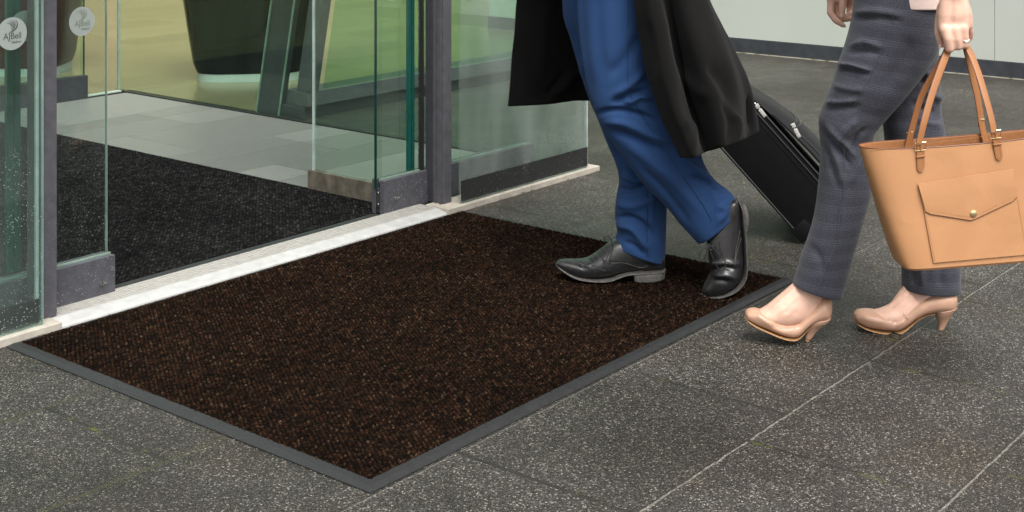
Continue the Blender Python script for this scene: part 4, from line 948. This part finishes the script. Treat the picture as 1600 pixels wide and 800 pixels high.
# far hand, hanging relaxed
Zr = 3.78; r_ = lambda x, y, dz=0: W(x, y, Zr + dz); q = lambda v: v / FPX * Zr
hand += [[(r_(1312, -75), q(15)), (r_(1313, -45), q(13)), (r_(1314, -30), q(14))], [(r_(1307, -32), q(12)), (r_(1302, -12), q(10)), (r_(1299, 0), q(7.5))], [(r_(1318, -32), q(12)), (r_(1316, -14), q(11)), (r_(1312, -2), q(8.5))], [(r_(1324, -32, .01), q(11)), (r_(1328, -12, .01), q(9))],
         [(r_(1298.5, 2), q(6.2)), (r_(1297.5, 20), q(5.6)), (r_(1306, 32, -.005), q(5.2)), (r_(1318, 40, -.01), q(3.8))],
         [(r_(1308, 2, .012), q(6)), (r_(1307, 18, .018), q(5.6)), (r_(1316, 30, .01), q(5.4)), (r_(1330, 29, 0), q(4.2))],
         [(r_(1322, -2, .02), q(6)), (r_(1328, 12, .025), q(5.4)), (r_(1327, 24, .012), q(4.8)), (r_(1320, 26, .005), q(4.2))],
         [(r_(1331, -4, .02), q(6)), (r_(1334, 8, .02), q(5.4)), (r_(1333, 20, .01), q(4.8)), (r_(1327, 22, .005), q(4.0))],
         [(r_(1320, -26, -.02), q(8.5)), (r_(1318, -6, -.028), q(6.4)), (r_(1316.5, 10, -.03), q(5.8)), (r_(1315.5, 26, -.03), q(4.6))]]
knw1 = W(1320, 205, 3.5); anw1 = W(1272, 445, 3.50); knw2 = W(1430, 215, 3.62); anw2 = W(1462, 440, 3.60)
skin = [[(hipw - UP * .02 - FW * .06, .10), (hipw - UP * .02 + FW * .06, .10)], [(hipw, .115), (hipw.lerp(chw, .5), .095), (chw, .105), (mc(.94, 3.52, 1.34), .09)], [(mc(.95, 3.39, 1.36), .05), (mc(.94, 3.52, 1.38), .07), (mc(.95, 3.65, 1.36), .05)],
        [(mc(.94, 3.52, 1.38), .05), (nkw, .045), (hdw - UP * .04, .045)], [(hipw - FW * .07, .085), (knw1, .045), (anw1, .027)], [(hipw + FW * .07, .085), (knw2, .045), (anw2, .027)],
        [(mc(.95, 3.38, 1.35), .042), (mc(1.04, 3.25, 1.10), .036), (u(1489, -60), px(18.5))], [(mc(.95, 3.66, 1.35), .042), (mc(.97, 3.78, 1.10), .034), (r_(1312, -70), q(15.5))]]
wb = blob_mesh('person', skin + head_chains(hdw, FL, .94) + hand, .0034, 2)
# feet are lofted and belong to the same body mesh
foot1 = [(1268, 405, 1300, 430, 3.5, .034), (1255, 425, 1291, 455, 3.5, .034), (1243, 440, 1286, 472, 3.495, .034), (1232, 450, 1282, 490, 3.49, .034), (1220, 460, 1268, 500, 3.485, .035), (1208, 470, 1245, 506, 3.48, .035), (1198, 478, 1226, 508, 3.48, .034), (1188, 484, 1205, 504, 3.48, .03), (1178, 489, 1185, 499, 3.48, .02)]
foot2 = [(1418, 405, 1482, 408, 3.60, .034), (1417, 435, 1482, 440, 3.60, .034), (1411, 448, 1486, 458, 3.595, .033), (1403, 458, 1484, 474, 3.59, .033), (1397, 467, 1455, 488, 3.585, .034), (1390, 476, 1425, 500, 3.58, .036), (1378, 482, 1400, 506, 3.575, .036), (1362, 487, 1372, 505, 3.575, .032), (1348, 492, 1352, 502, 3.575, .02)]
f1 = sculpt(ring_grid(foot1, 48, 8, 2.1), [([(1204, 486), (1222, 470), (1246, 446)], 2.2, .0032), ([(1214, 492), (1234, 474), (1256, 452)], 2.2, .0026), ([(1224, 496), (1246, 478)], 2.2, .002), ([(1262, 444), (1270, 452)], 7, .003), ([(1240, 470), (1262, 440), (1272, 452)], 4, -.002), ([(1272, 455), (1280, 462)], 5, .004)], amp=.0003, seed=4)
f2 = sculpt(ring_grid(foot2, 48, 8, 2.1), [([(1386, 482), (1402, 468), (1420, 456)], 2.2, .003), ([(1396, 484), (1412, 472), (1430, 460)], 2.2, .0024), ([(1446, 458), (1456, 466)], 6, .003), ([(1430, 460), (1445, 470)], 5, .003)], amp=.0003, seed=6)
fm = grid_mesh('feet', [f1, f2]); bm = bmesh.new(); bm.from_mesh(wb); bm.from_mesh(fm); bm.to_mesh(wb); bm.free(); 
woman = link('person', wb, mt['skin'], None, True)
tag(woman, 'person in grey checked trousers, blush top and nude heels, carrying the tan bag', 'person')
eyes(woman, hdw, FL)
hm = blob_mesh('hair', [[(hdw + UP * .05 - FL * .02, .082), (hdw + UP * .04 - FL * .05, .08), (hdw - UP * .06 - FL * .07, .06), (hdw - UP * .2 - FL * .06, .045)]], .006, 2); link('hair', hm, mt['hair'], woman, True)
def nail(c, d, n_, w_=.0042, l=.0055):
    d = d.normalized(); n_ = n_.normalized(); s_ = d.cross(n_).normalized(); mb = MB(); v = []
    for i in range(14):
        t = 2 * math.pi * i / 14; v.append(c + s_ * w_ * math.cos(t) + d * l * math.sin(t) + n_ * (.0012 - .0012 * abs(math.cos(t))))
    v.append(c + n_ * .0016); mb.add(v, [(i, (i + 1) % 14, 14) for i in range(14)]); mb.build('fingernail', mt['nail'], woman, True)
nail(u(1468.6, 72, 3.212), -UP, -FW - RT * .5, .0030, .0055); nail(r_(1315.5, 24, -.0385), -UP, -FW, .0035, .006)
nail(r_(1320, 41.3, -.012), RT - UP * .5, -UP - FW, .003, .0035); nail(r_(1332, 29, -.006), RT + UP * .3, -UP - FW, .003, .0035)
# ring on the near hand
rc = u(1507.5, 64, 3.196); mb = MB(); mb.tube([rc + RT * px(8.0) * math.cos(t) + FW * px(8.6) * math.sin(t) + UP * (.0010 * math.cos(t)) for t in np.linspace(0, 2 * math.pi, 25)], .0017, 8, cap=False)
rg = mb.build('finger_ring', mt['silver'], woman, True)
MB().sphere(u(1514, 63, 3.186), .0026).sphere(u(1507, 64, 3.182), .0022).build('stone', mt['silver'], rg, True)

wn1 = [(1345, -70, 1482, -60, 3.49, .120), (1339, -20, 1476, -10, 3.48, .118), (1336, 18, 1468, 34, 3.47, .112), (1329, 48, 1466, 68, 3.47, .105), (1320, 78, 1452, 97, 3.47, .098), (1312, 101, 1431, 127, 3.47, .092), (1303, 129, 1408, 157, 3.47, .084), (1290, 157, 1384, 184, 3.48, .077), (1281, 184, 1366, 205, 3.48, .072),
       (1281, 207, 1360, 226, 3.49, .069), (1283, 230, 1360, 244, 3.49, .068), (1282, 253, 1361, 263, 3.49, .068), (1280, 287, 1360, 292, 3.49, .067), (1275, 327, 1353, 325, 3.49, .066), (1266, 366, 1343, 360, 3.49, .066), (1253, 404, 1331, 400, 3.49, .065), (1246, 427, 1322, 435, 3.49, .063), (1240, 443, 1315, 463, 3.49, .060)]
wn2 = [(1362, -60, 1480, -60, 3.62, .115), (1368, 0, 1474, 0, 3.62, .108), (1375, 60, 1465, 55, 3.62, .095), (1378, 105, 1463, 100, 3.62, .088), (1380, 140, 1466, 138, 3.62, .078), (1380, 175, 1468, 170, 3.62, .074), (1382, 205, 1474, 203, 3.61, .072), (1388, 260, 1482, 257, 3.61, .07), (1400, 340, 1493, 337, 3.60, .068), (1410, 402, 1499, 402, 3.60, .067), (1411, 430, 1499, 432, 3.60, .066), (1411, 449, 1500, 453, 3.60, .065)]
ws1 = [([(1330, 72), (1352, 66), (1380, 74)], 3, .006), ([(1326, 84), (1350, 80), (1376, 84)], 3.5, -.006), ([(1313, 101), (1335, 103), (1362, 110)], 2.6, .009), ([(1312, 108), (1335, 110), (1360, 116)], 3, -.008), ([(1303, 134), (1330, 140), (1352, 140)], 4, .006), ([(1292, 160), (1315, 160), (1340, 155)], 3, .008), ([(1290, 170), (1315, 168), (1345, 166)], 4, -.006),
       ([(1340, 188), (1325, 200), (1310, 222)], 5, .007), ([(1290, 196), (1318, 222), (1338, 248)], 4, .007), ([(1288, 208), (1312, 236), (1330, 262)], 4, -.008), ([(1355, 200), (1338, 216), (1330, 240)], 4, -.008), ([(1300, 225), (1312, 262), (1318, 292)], 5, .006), ([(1290, 232), (1298, 258), (1308, 290)], 4, -.006), ([(1350, 235), (1342, 262), (1330, 290)], 4, .005),
       ([(1335, 20), (1370, 18), (1410, 24)], 4, .006), ([(1338, 30), (1375, 28), (1412, 34)], 4, -.006), ([(1380, 10), (1362, 70), (1340, 140)], 7, .003), ([(1262, 380), (1280, 400), (1286, 425)], 5, -.005), ([(1316, 300), (1312, 370), (1284, 440)], 4, .003), ([(1430, 60), (1410, 100), (1380, 140)], 12, -.006)]
ws2 = [([(1436, 108), (1450, 116), (1464, 132)], 4, .010), ([(1432, 118), (1448, 130), (1462, 146)], 4, -.011), ([(1445, 140), (1460, 150), (1468, 156)], 5, .010), ([(1425, 160), (1445, 172), (1462, 176)], 5, -.008), ([(1430, 185), (1450, 192), (1472, 196)], 5, .006), ([(1440, 405), (1441, 448)], 4, .005), ([(1425, 408), (1427, 448)], 4, -.004), ([(1470, 405), (1470, 450)], 6, -.004)]
h1 = sculpt(ring_grid(wn1, 96, 9, 2.2), ws1, amp=.0007, seed=13); h2 = sculpt(ring_grid(wn2, 96, 9, 2.2), ws2, amp=.0008, seed=15)
wt = link('trousers', grid_mesh('trousers', [h1, h2], hem=(.006, .03)), mt['check'], woman, True)
MB().tube(surf_line([h1], [(1400, 10), (1388, 50), (1372, 90), (1352, 130), (1335, 165)]), .0007, 6).build('seam', mt['check'], wt, True)
MB().tube(surf_line([h1], [(1319, 225), (1319, 290), (1312, 340), (1304, 385), (1288, 425), (1275, 453)]), .0007, 6).build('seam', mt['check'], wt, True)
# blouse: hem just below the photo's top edge
bl = [(1343, -250, 1455, -250, 3.50, .12), (1338, -170, 1468, -170, 3.51, .135), (1338, -110, 1476, -110, 3.52, .15), (1341, -60, 1484, -60, 3.53, .165), (1346, -20, 1480, -20, 3.53, .172), (1352, 4, 1474, 2, 3.53, .175), (1355, 7, 1473, 6, 3.53, .174)]
gb = ring_grid(bl, 80, 8, 2.3); gb[..., 2] += .003
me = grid_mesh('blouse', [gb], hem=(.004, .02), cap=False)
tm = blob_mesh('bt', [[(chw, .12), (mc(.94, 3.52, 1.34), .105)], [(mc(.95, 3.39, 1.36), .062), (mc(.94, 3.52, 1.38), .08), (mc(.95, 3.65, 1.36), .062)], [(mc(.95, 3.38, 1.35), .055), (mc(1.03, 3.26, 1.13), .05)], [(mc(.95, 3.66, 1.35), .055), (mc(.97, 3.77, 1.13), .05)]], .01, 3)
bm = bmesh.new(); bm.from_mesh(me); bm.from_mesh(tm); bm.to_mesh(me); bm.free()
link('blouse', me, mt['blouse'], woman, True)

def pump(name, up_secs, sole_secs, heel, folds, tip):
    gp = sculpt(ring_grid(up_secs, 56, 8, 2.4), folds, amp=.0003, seed=8, freq=1.5)
    s = link(name, grid_mesh(name, [gp]), mt['nude'], woman, True)
    link('sole', grid_mesh('sole', [ring_grid(sole_secs, 40, 6, 3)]), mt['nude_sole'], s, True)
    link('heel', grid_mesh('heel', [ring_grid(heel, 32, 6, 2.6)]), mt['nude'], s, True)
    link('heel_tip', grid_mesh('heel_tip', [ring_grid(tip, 24, 2, 2.6)]), mt['nude_sole'], s, False)
    return s, gp
Zp = 3.48
s1, gp1 = pump('shoe',
    [(1164, 493, 1165, 497, Zp, .006), (1166, 487, 1169, 500, Zp, .020), (1173, 483, 1182, 506, Zp, .031), (1184, 483.5, 1198, 512, Zp, .038), (1197, 489, 1213, 518, Zp, .0405), (1212, 497, 1226, 522, Zp, .0405), (1230, 500.5, 1238, 524, Zp, .039), (1243, 499.5, 1247, 521.5, Zp, .036),
     (1254, 491, 1257, 512, Zp, .0345), (1265, 482, 1268, 504, Zp, .034), (1275, 473, 1280, 500, Zp, .034), (1284, 464.5, 1290, 499, Zp, .033), (1291, 463, 1295, 497, Zp, .026), (1297, 465, 1299, 490, Zp, .014), (1298.6, 468, 1299.4, 484, Zp, .006)],
    [(1163.5, 495, 1163.5, 497.5, Zp, .006), (1169, 499, 1169, 502.5, Zp, .022), (1182, 505.5, 1182, 508.5, Zp, .033), (1198, 512, 1198, 514.5, Zp, .040), (1213, 518, 1213, 520.5, Zp, .042), (1226, 522, 1226, 524.5, Zp, .042), (1238, 523.5, 1239, 526, Zp, .038), (1247, 521, 1248, 523, Zp, .030), (1257, 511.5, 1259, 513.5, Zp, .024), (1264, 505.5, 1266, 507.5, Zp, .022)],
    [(1262, 500, 1298, 494, Zp, .030), (1261, 506, 1295, 500, Zp, .027), (1260, 513, 1286, 507, Zp, .019), (1258.5, 521, 1276, 517, Zp, .012), (1257.5, 529, 1267, 530, Zp, .0085)],
    [([(1180, 490), (1195, 500), (1210, 510)], 4, .003), ([(1205, 508), (1222, 512), (1236, 508)], 4, -.002)],
    [(1257.3, 529, 1265.4, 530, Zp, .0075), (1257, 532, 1265, 533, Zp, .0075)])
Zq = 3.575
s2, gp2 = pump('shoe',
    [(1334, 496, 1335, 499, Zq, .006), (1336, 489.5, 1339, 503, Zq, .021), (1343, 485, 1350, 508, Zq, .032), (1356, 484, 1364, 511, Zq, .039), (1371, 486, 1380, 513, Zq, .0415), (1385, 489, 1394, 514, Zq, .0415), (1399, 487, 1405, 512, Zq, .039), (1412, 482, 1417, 505, Zq, .036), (1424, 475, 1429, 496, Zq, .0345),
     (1437, 467, 1442, 490, Zq, .034), (1450, 459.5, 1455, 487, Zq, .034), (1463, 455.5, 1468, 486, Zq, .034), (1478, 453.5, 1481, 486, Zq, .033), (1488, 454.5, 1489, 484, Zq, .026), (1493, 457, 1493.5, 478, Zq, .014), (1494.5, 461, 1495, 472, Zq, .006)],
    [(1334, 498, 1334, 501, Zq, .006), (1339, 503, 1339, 506, Zq, .023), (1350, 507.5, 1350, 510.5, Zq, .034), (1364, 511, 1364, 513.5, Zq, .041), (1380, 513, 1380, 515, Zq, .043), (1394, 513.5, 1395, 515.5, Zq, .042), (1405, 511.5, 1407, 513.5, Zq, .037), (1417, 504.5, 1419, 506.5, Zq, .029), (1429, 496, 1431, 498, Zq, .024), (1442, 489.5, 1443, 491.5, Zq, .022), (1458, 486, 1459, 488, Zq, .021)],
    [(1458, 484, 1494, 478, Zq, .030), (1461, 492, 1489, 484, Zq, .026), (1464, 500, 1484, 494, Zq, .017), (1465.5, 508, 1478, 507, Zq, .0105), (1464.5, 518, 1472, 518.5, Zq, .0075)],
    [([(1345, 495), (1365, 500), (1385, 504)], 5, .002), ([(1395, 505), (1410, 498)], 3, -.002), ([(1400, 510), (1412, 502)], 2.5, .002)],
    [(1464.4, 518, 1472, 518.5, Zq, .0075), (1464, 521, 1471.6, 521.5, Zq, .0075)])
MB().tube(surf_line([gp2], [(1409, 485), (1413, 492), (1420, 500)]), .0006, 6).build('stitching', mt['nude_sole'], s2, True)

# ---------------------------------------------------------------- tote bag
ROT = R(4.6); bo = W(1509, 404, 3.17)
ex_ = (RT * math.cos(ROT) + UP * math.sin(ROT)); ez_ = (UP * math.cos(ROT) - RT * math.sin(ROT)); ey_ = FW
def bl_(x, y, z): return bo + ex_ * x + ey_ * y + ez_ * z
k_ = 3.17 / FPX
def from_px(x, y, Z=3.17):
    p = W(x, y, Z) - bo; return p.dot(ex_), p.dot(ez_)
Hb = .272
bag = empty('tote_bag', Vector((bo.x, bo.y, bo.z)), 'tan leather tote bag with envelope pocket and gold stud, held in a hand', 'handbag')
def bag_ring(t, inset=0.0, lift=0):
    hw = .158 + (.225 - .158) * t ** .85 - inset; hd = .068 + (-.018) * t - inset; n_ = 96; rr = []
    for i in range(n_):
        a = 2 * math.pi * i / n_; c_, s_ = math.cos(a), math.sin(a); e = 2 / (9 - 5.4 * t)
        x = hw * math.copysign(abs(c_) ** e, c_); y = hd * math.copysign(abs(s_) ** (2 / (4.5 - 2.2 * t)), s_)
        zz = Hb * t + (0.006 * (x / .22) ** 2 * t) 
        rr.append(bl_(x, y, zz + lift))
    return [list(p) for p in rr]
rows = [bag_ring(0, .012), bag_ring(.004, .004, -.001), bag_ring(.02, .0), ] + [bag_ring(t) for t in np.linspace(.05, 1, 26)]
out = np.array(rows); inner = np.array([bag_ring(1, .0012, .0012)] + [bag_ring(t, .003) for t in np.linspace(1, .15, 12)])
mb = MB(); mb.grid(out); mb.add(rows[0], [tuple(range(96))]); mb.build('body', mt['tan'], bag, True)
mb = MB(); mb.grid(inner); mb.add(inner[-1].tolist(), [tuple(range(96))]); mb.build('lining', mt['tan_in'], bag, True)
rim = bag_ring(1, .0006, .0012); MB().tube([Vector(p) for p in rim] + [Vector(rim[0])], .0015, 6, cap=False).build('rim_edge', mt['tan_edge'], bag, True)
def front_y(x, z):
    "depth of the bag's front face at (x, z)"
    t = min(1, max(0, z / Hb)); hw = .158 + .067 * t ** .85; hd = .068 - .018 * t; e = 9 - 5.4 * t
    c_ = min(.999, abs(x) / hw) ** (e / 2); s_ = math.sqrt(max(0, 1 - c_ * c_)); return -hd * s_ ** (2 / (4.5 - 2.2 * t))
def bp(pxx, pyy, off=.0):
    x, z = from_px(pxx, pyy, 3.11); 
    for _ in range(3):
        y = front_y(x, z); p = W(pxx, pyy, 3.17 + y) - bo; x, z = p.dot(ex_), p.dot(ez_)
    return bl_(x, y - off, z)
def patch(poly, off, name, mat, parent, thick=.002, n_=14):
    "a leather shape lying on the front face: quad grid between 4 px corners (tl,tr,br,bl)"
    tl, tr_, br, bl2 = [np.array(p, float) for p in poly]; v = []; 
    for o_ in (off, off + thick):
        for j in range(n_ + 1):
            for i in range(n_ + 1):
                a, b_ = i / n_, j / n_; p = (1 - b_) * ((1 - a) * tl + a * tr_) + b_ * ((1 - a) * bl2 + a * br); v.append(bp(p[0], p[1], o_))
    m_ = n_ + 1; N2 = m_ * m_; f = [(j * m_ + i, j * m_ + i + 1, (j + 1) * m_ + i + 1, (j + 1) * m_ + i) for j in range(n_) for i in range(n_)]
    f += [tuple(N2 + k for k in q_) for q_ in f]
    ring = [i for i in range(m_)] + [j * m_ + n_ for j in range(1, m_)] + [n_ * m_ + i for i in range(n_ - 1, -1, -1)] + [j * m_ for j in range(n_ - 1, 0, -1)]
    f += [(ring[i], ring[(i + 1) % len(ring)], N2 + ring[(i + 1) % len(ring)], N2 + ring[i]) for i in range(len(ring))]
    return MB().add(v, f).build(name, mat, parent, True)
def stitches(pts, parent, off=.0045, step=2.4, col='stitch'):
    mb = MB()
    for (ax_, ay_), (bx_, by_) in zip(pts, pts[1:]):
        l = math.hypot(bx_ - ax_, by_ - ay_); n_ = max(1, int(l / step))
        for i in range(n_):
            a, b_ = i / n_, (i + .62) / n_; mb.tube([bp(ax_ + (bx_ - ax_) * a, ay_ + (by_ - ay_) * a, off), bp(ax_ + (bx_ - ax_) * b_, ay_ + (by_ - ay_) * b_, off)], .0005, 5)
    return mb.build('stitching', mt[col], parent)
pk = patch([(1436, 289), (1583, 266), (1604, 397), (1458, 410)], .001, 'pocket', mt['tan'], bag, .003)
stitches([(1444, 322), (1460, 408)], pk); stitches([(1589, 312), (1603, 395)], pk)
# envelope flap
mb = MB(); top = [(1433 + (1581 - 1433) * i / 20, 286 + (263.5 - 286) * i / 20) for i in range(21)]
bot = []
for i in range(21):
    t = i / 20
    if t < .57: x = 1447 + (1517 - 1447) * (t / .57); y = 332 + (343 - 332) * (t / .57)
    else: x = 1517 + (1589 - 1517) * ((t - .57) / .43); y = 343 + (309 - 343) * ((t - .57) / .43)
    bot.append((x, y))
bot[0] = (1445, 329); bot[-1] = (1588, 306)
v = []; J = 8
for o_ in (.0046, .0070):
    for j in range(J + 1):
        for i in range(21):
            s_ = j / J; oo = o_ + .002 * math.sin(math.pi * s_) ; v.append(bp(top[i][0] * (1 - s_) + bot[i][0] * s_, top[i][1] * (1 - s_) + bot[i][1] * s_, oo))
n1_ = 21 * (J + 1); f = [(j * 21 + i, j * 21 + i + 1, (j + 1) * 21 + i + 1, (j + 1) * 21 + i) for j in range(J) for i in range(20)]; f += [tuple(n1_ + k for k in q_) for q_ in f]
ring = list(range(21)) + [j * 21 + 20 for j in range(1, J + 1)] + [J * 21 + i for i in range(19, -1, -1)] + [j * 21 for j in range(J - 1, 0, -1)]
f += [(ring[i], ring[(i + 1) % len(ring)], n1_ + ring[(i + 1) % len(ring)], n1_ + ring[i]) for i in range(len(ring))]
fl = MB().add(v, f).build('flap', mt['tan'], bag, True)
eb = [bp(x, y + .6, .0058) for x, y in bot]; MB().tube(eb, .0012, 6).build('flap_edge', mt['tan_edge'], fl, True)
stitches([(1449, 327), (1517, 338.5), (1585, 305)], fl, .0076)
c0 = bp(1519, 332.5, .0075); MB().tube([c0, c0 - FW * .0022, c0 - FW * .0036], [.0080, .0078, .0045], 24).build('stud', mt['gold'], fl, True)
stitches([(1360, 235), (1400, 230), (1436, 226)], bag, .0012); stitches([(1441, 225), (1500, 218), (1553, 210.5)], bag, .0012); stitches([(1560, 209.5), (1600, 204), (1630, 199)], bag, .0012)

def strap(pts, w0, name, parent, wdir=None, mat='strap'):
    "flat leather strap through (x, y, Z) points"
    p = spline(np.array(pts, float), 9); P = [W(*q_) for q_ in p]; mb = MB(); v = []
    for i, c_ in enumerate(P):
        t = (P[min(i + 1, len(P) - 1)] - P[max(0, i - 1)]).normalized(); d = (wdir or RT); d = (d - t * d.dot(t)).normalized(); nn = t.cross(d).normalized()
        for sx, sy in ((-1, -1), (-.8, -1.25), (.8, -1.25), (1, -1), (1, 1), (.8, 1.25), (-.8, 1.25), (-1, 1)): v.append(c_ + d * w0 / 2 * sx + nn * .0013 * sy)
    f = [(i * 8 + k, i * 8 + (k + 1) % 8, (i + 1) * 8 + (k + 1) % 8, (i + 1) * 8 + k) for i in range(len(P) - 1) for k in range(8)] + [tuple(range(8))[::-1], tuple((len(P) - 1) * 8 + k for k in range(8))]
    o = mb.add(v, f).build(name, mt[mat], parent, True); return o, P
def handle(pts, parent, w0=.016, wdir=None):
    o, P = strap(pts, w0, 'handle', parent, wdir)
    for s_ in (-1, 1):
        e = []
        for i, c_ in enumerate(P):
            t = (P[min(i + 1, len(P) - 1)] - P[max(0, i - 1)]).normalized(); d = (wdir or RT); d = (d - t * d.dot(t)).normalized(); e.append(c_ + d * w0 / 2 * s_)
        MB().tube(e, .0013, 6).build('edge', mt['tan_edge'], o, True)
    return o
handle([(1436, 224, 3.113), (1444, 190, 3.12), (1456, 148, 3.145), (1470, 108, 3.175), (1480, 82, 3.198), (1484, 70, 3.206), (1494, 66, 3.208), (1506, 68, 3.208), (1516, 82, 3.195), (1528, 112, 3.165), (1540, 152, 3.135), (1549, 186, 3.118), (1553, 206, 3.112)], bag, .0155, RT + FW * .35)
handle([(1417, 236, 3.210), (1422, 214, 3.212), (1428, 190, 3.214), (1440, 150, 3.215), (1458, 116, 3.214), (1477, 84, 3.213), (1483, 68, 3.216), (1494, 63, 3.217), (1505, 65, 3.217), (1511, 82, 3.213), (1520, 120, 3.214), (1528, 155, 3.214), (1534, 194, 3.214), (1540, 222, 3.212)], bag, .0155, RT + FW * .35)
for (x, y, xb, yb) in ((1437, 226, 1438, 268), (1554, 207, 1561, 250)):
    mb = MB(); v = []; n_ = 10
    for o_ in (.0015, .0045):
        for j in range(n_ + 1):
            t = j / n_; w_ = 5.6 * (1 if t < .82 else math.sqrt(max(.02, 1 - ((t - .82) / .19) ** 2))); cx_, cy_ = x + (xb - x) * t, y + (yb - y) * t
            for i in (-1, -.33, .33, 1): v.append(bp(cx_ + i * w_, cy_ - i * w_ * .12, o_))
    N2 = 4 * (n_ + 1); f = [(j * 4 + i, j * 4 + i + 1, j * 4 + 5 + i, j * 4 + 4 + i) for j in range(n_) for i in range(3)]; f += [tuple(N2 + k for k in q_) for q_ in f]
    ring = [0, 1, 2, 3] + [j * 4 + 3 for j in range(1, n_ + 1)] + [n_ * 4 + i for i in (2, 1, 0)] + [j * 4 for j in range(n_ - 1, 0, -1)]
    f += [(ring[i], ring[(i + 1) % len(ring)], N2 + ring[(i + 1) % len(ring)], N2 + ring[i]) for i in range(len(ring))]
    tb_ = MB().add(v, f).build('strap_tab', mt['strap'], bag, True)
    ed = [bp(x - 5.6, y, .003), bp(x + (xb - x) * .8 - 5.6, y + (yb - y) * .8, .003), bp(xb - 3.6, yb - 3, .003), bp(xb, yb, .003), bp(xb + 3.6, yb - 3, .003), bp(x + (xb - x) * .8 + 5.6, y + (yb - y) * .8, .003), bp(x + 5.6, y, .003)]
    MB().tube(ed, .0009, 6).build('edge', mt['tan_edge'], tb_, True)
    stitches([(x - 3.8, y + 4), (x + (xb - x) * .8 - 3.8, y + (yb - y) * .8), (xb, yb - 3), (x + (xb - x) * .8 + 3.8, y + (yb - y) * .8), (x + 3.8, y + 4)], tb_, .0052)
    # buckle
    q4 = [bp(x - 8, y - 3, .006), bp(x + 8, y - 5, .006), bp(x + 8.4, y + 7, .006), bp(x - 7.6, y + 9, .006)]
    q4.append(q4[0]); MB().tube(q4, .0013, 8).tube([bp(x, y + 8, .007), bp(x, y - 5, .008)], .0011, 8).build('buckle', mt['gold'], tb_, True)
    MB().tube([bp(x - 6.3 + (xb - x) * .42, y + 18.6, .0045), bp(x - 6 + (xb - x) * .42, y + 18.5, .0062), bp(x + 6 + (xb - x) * .42, y + 17, .0062), bp(x + 6.3 + (xb - x) * .42, y + 17, .0045)], .0022, 8).build('keeper', mt['strap'], tb_, True)
for x, y in ((1421, 214), (1533, 194)):
    MB().tube([W(x - 4, y + 4, 3.215), W(x - 4, y - 7, 3.212), W(x + 5, y - 8, 3.212)], .0014, 8).build('back_buckle', mt['gold'], bag, True)
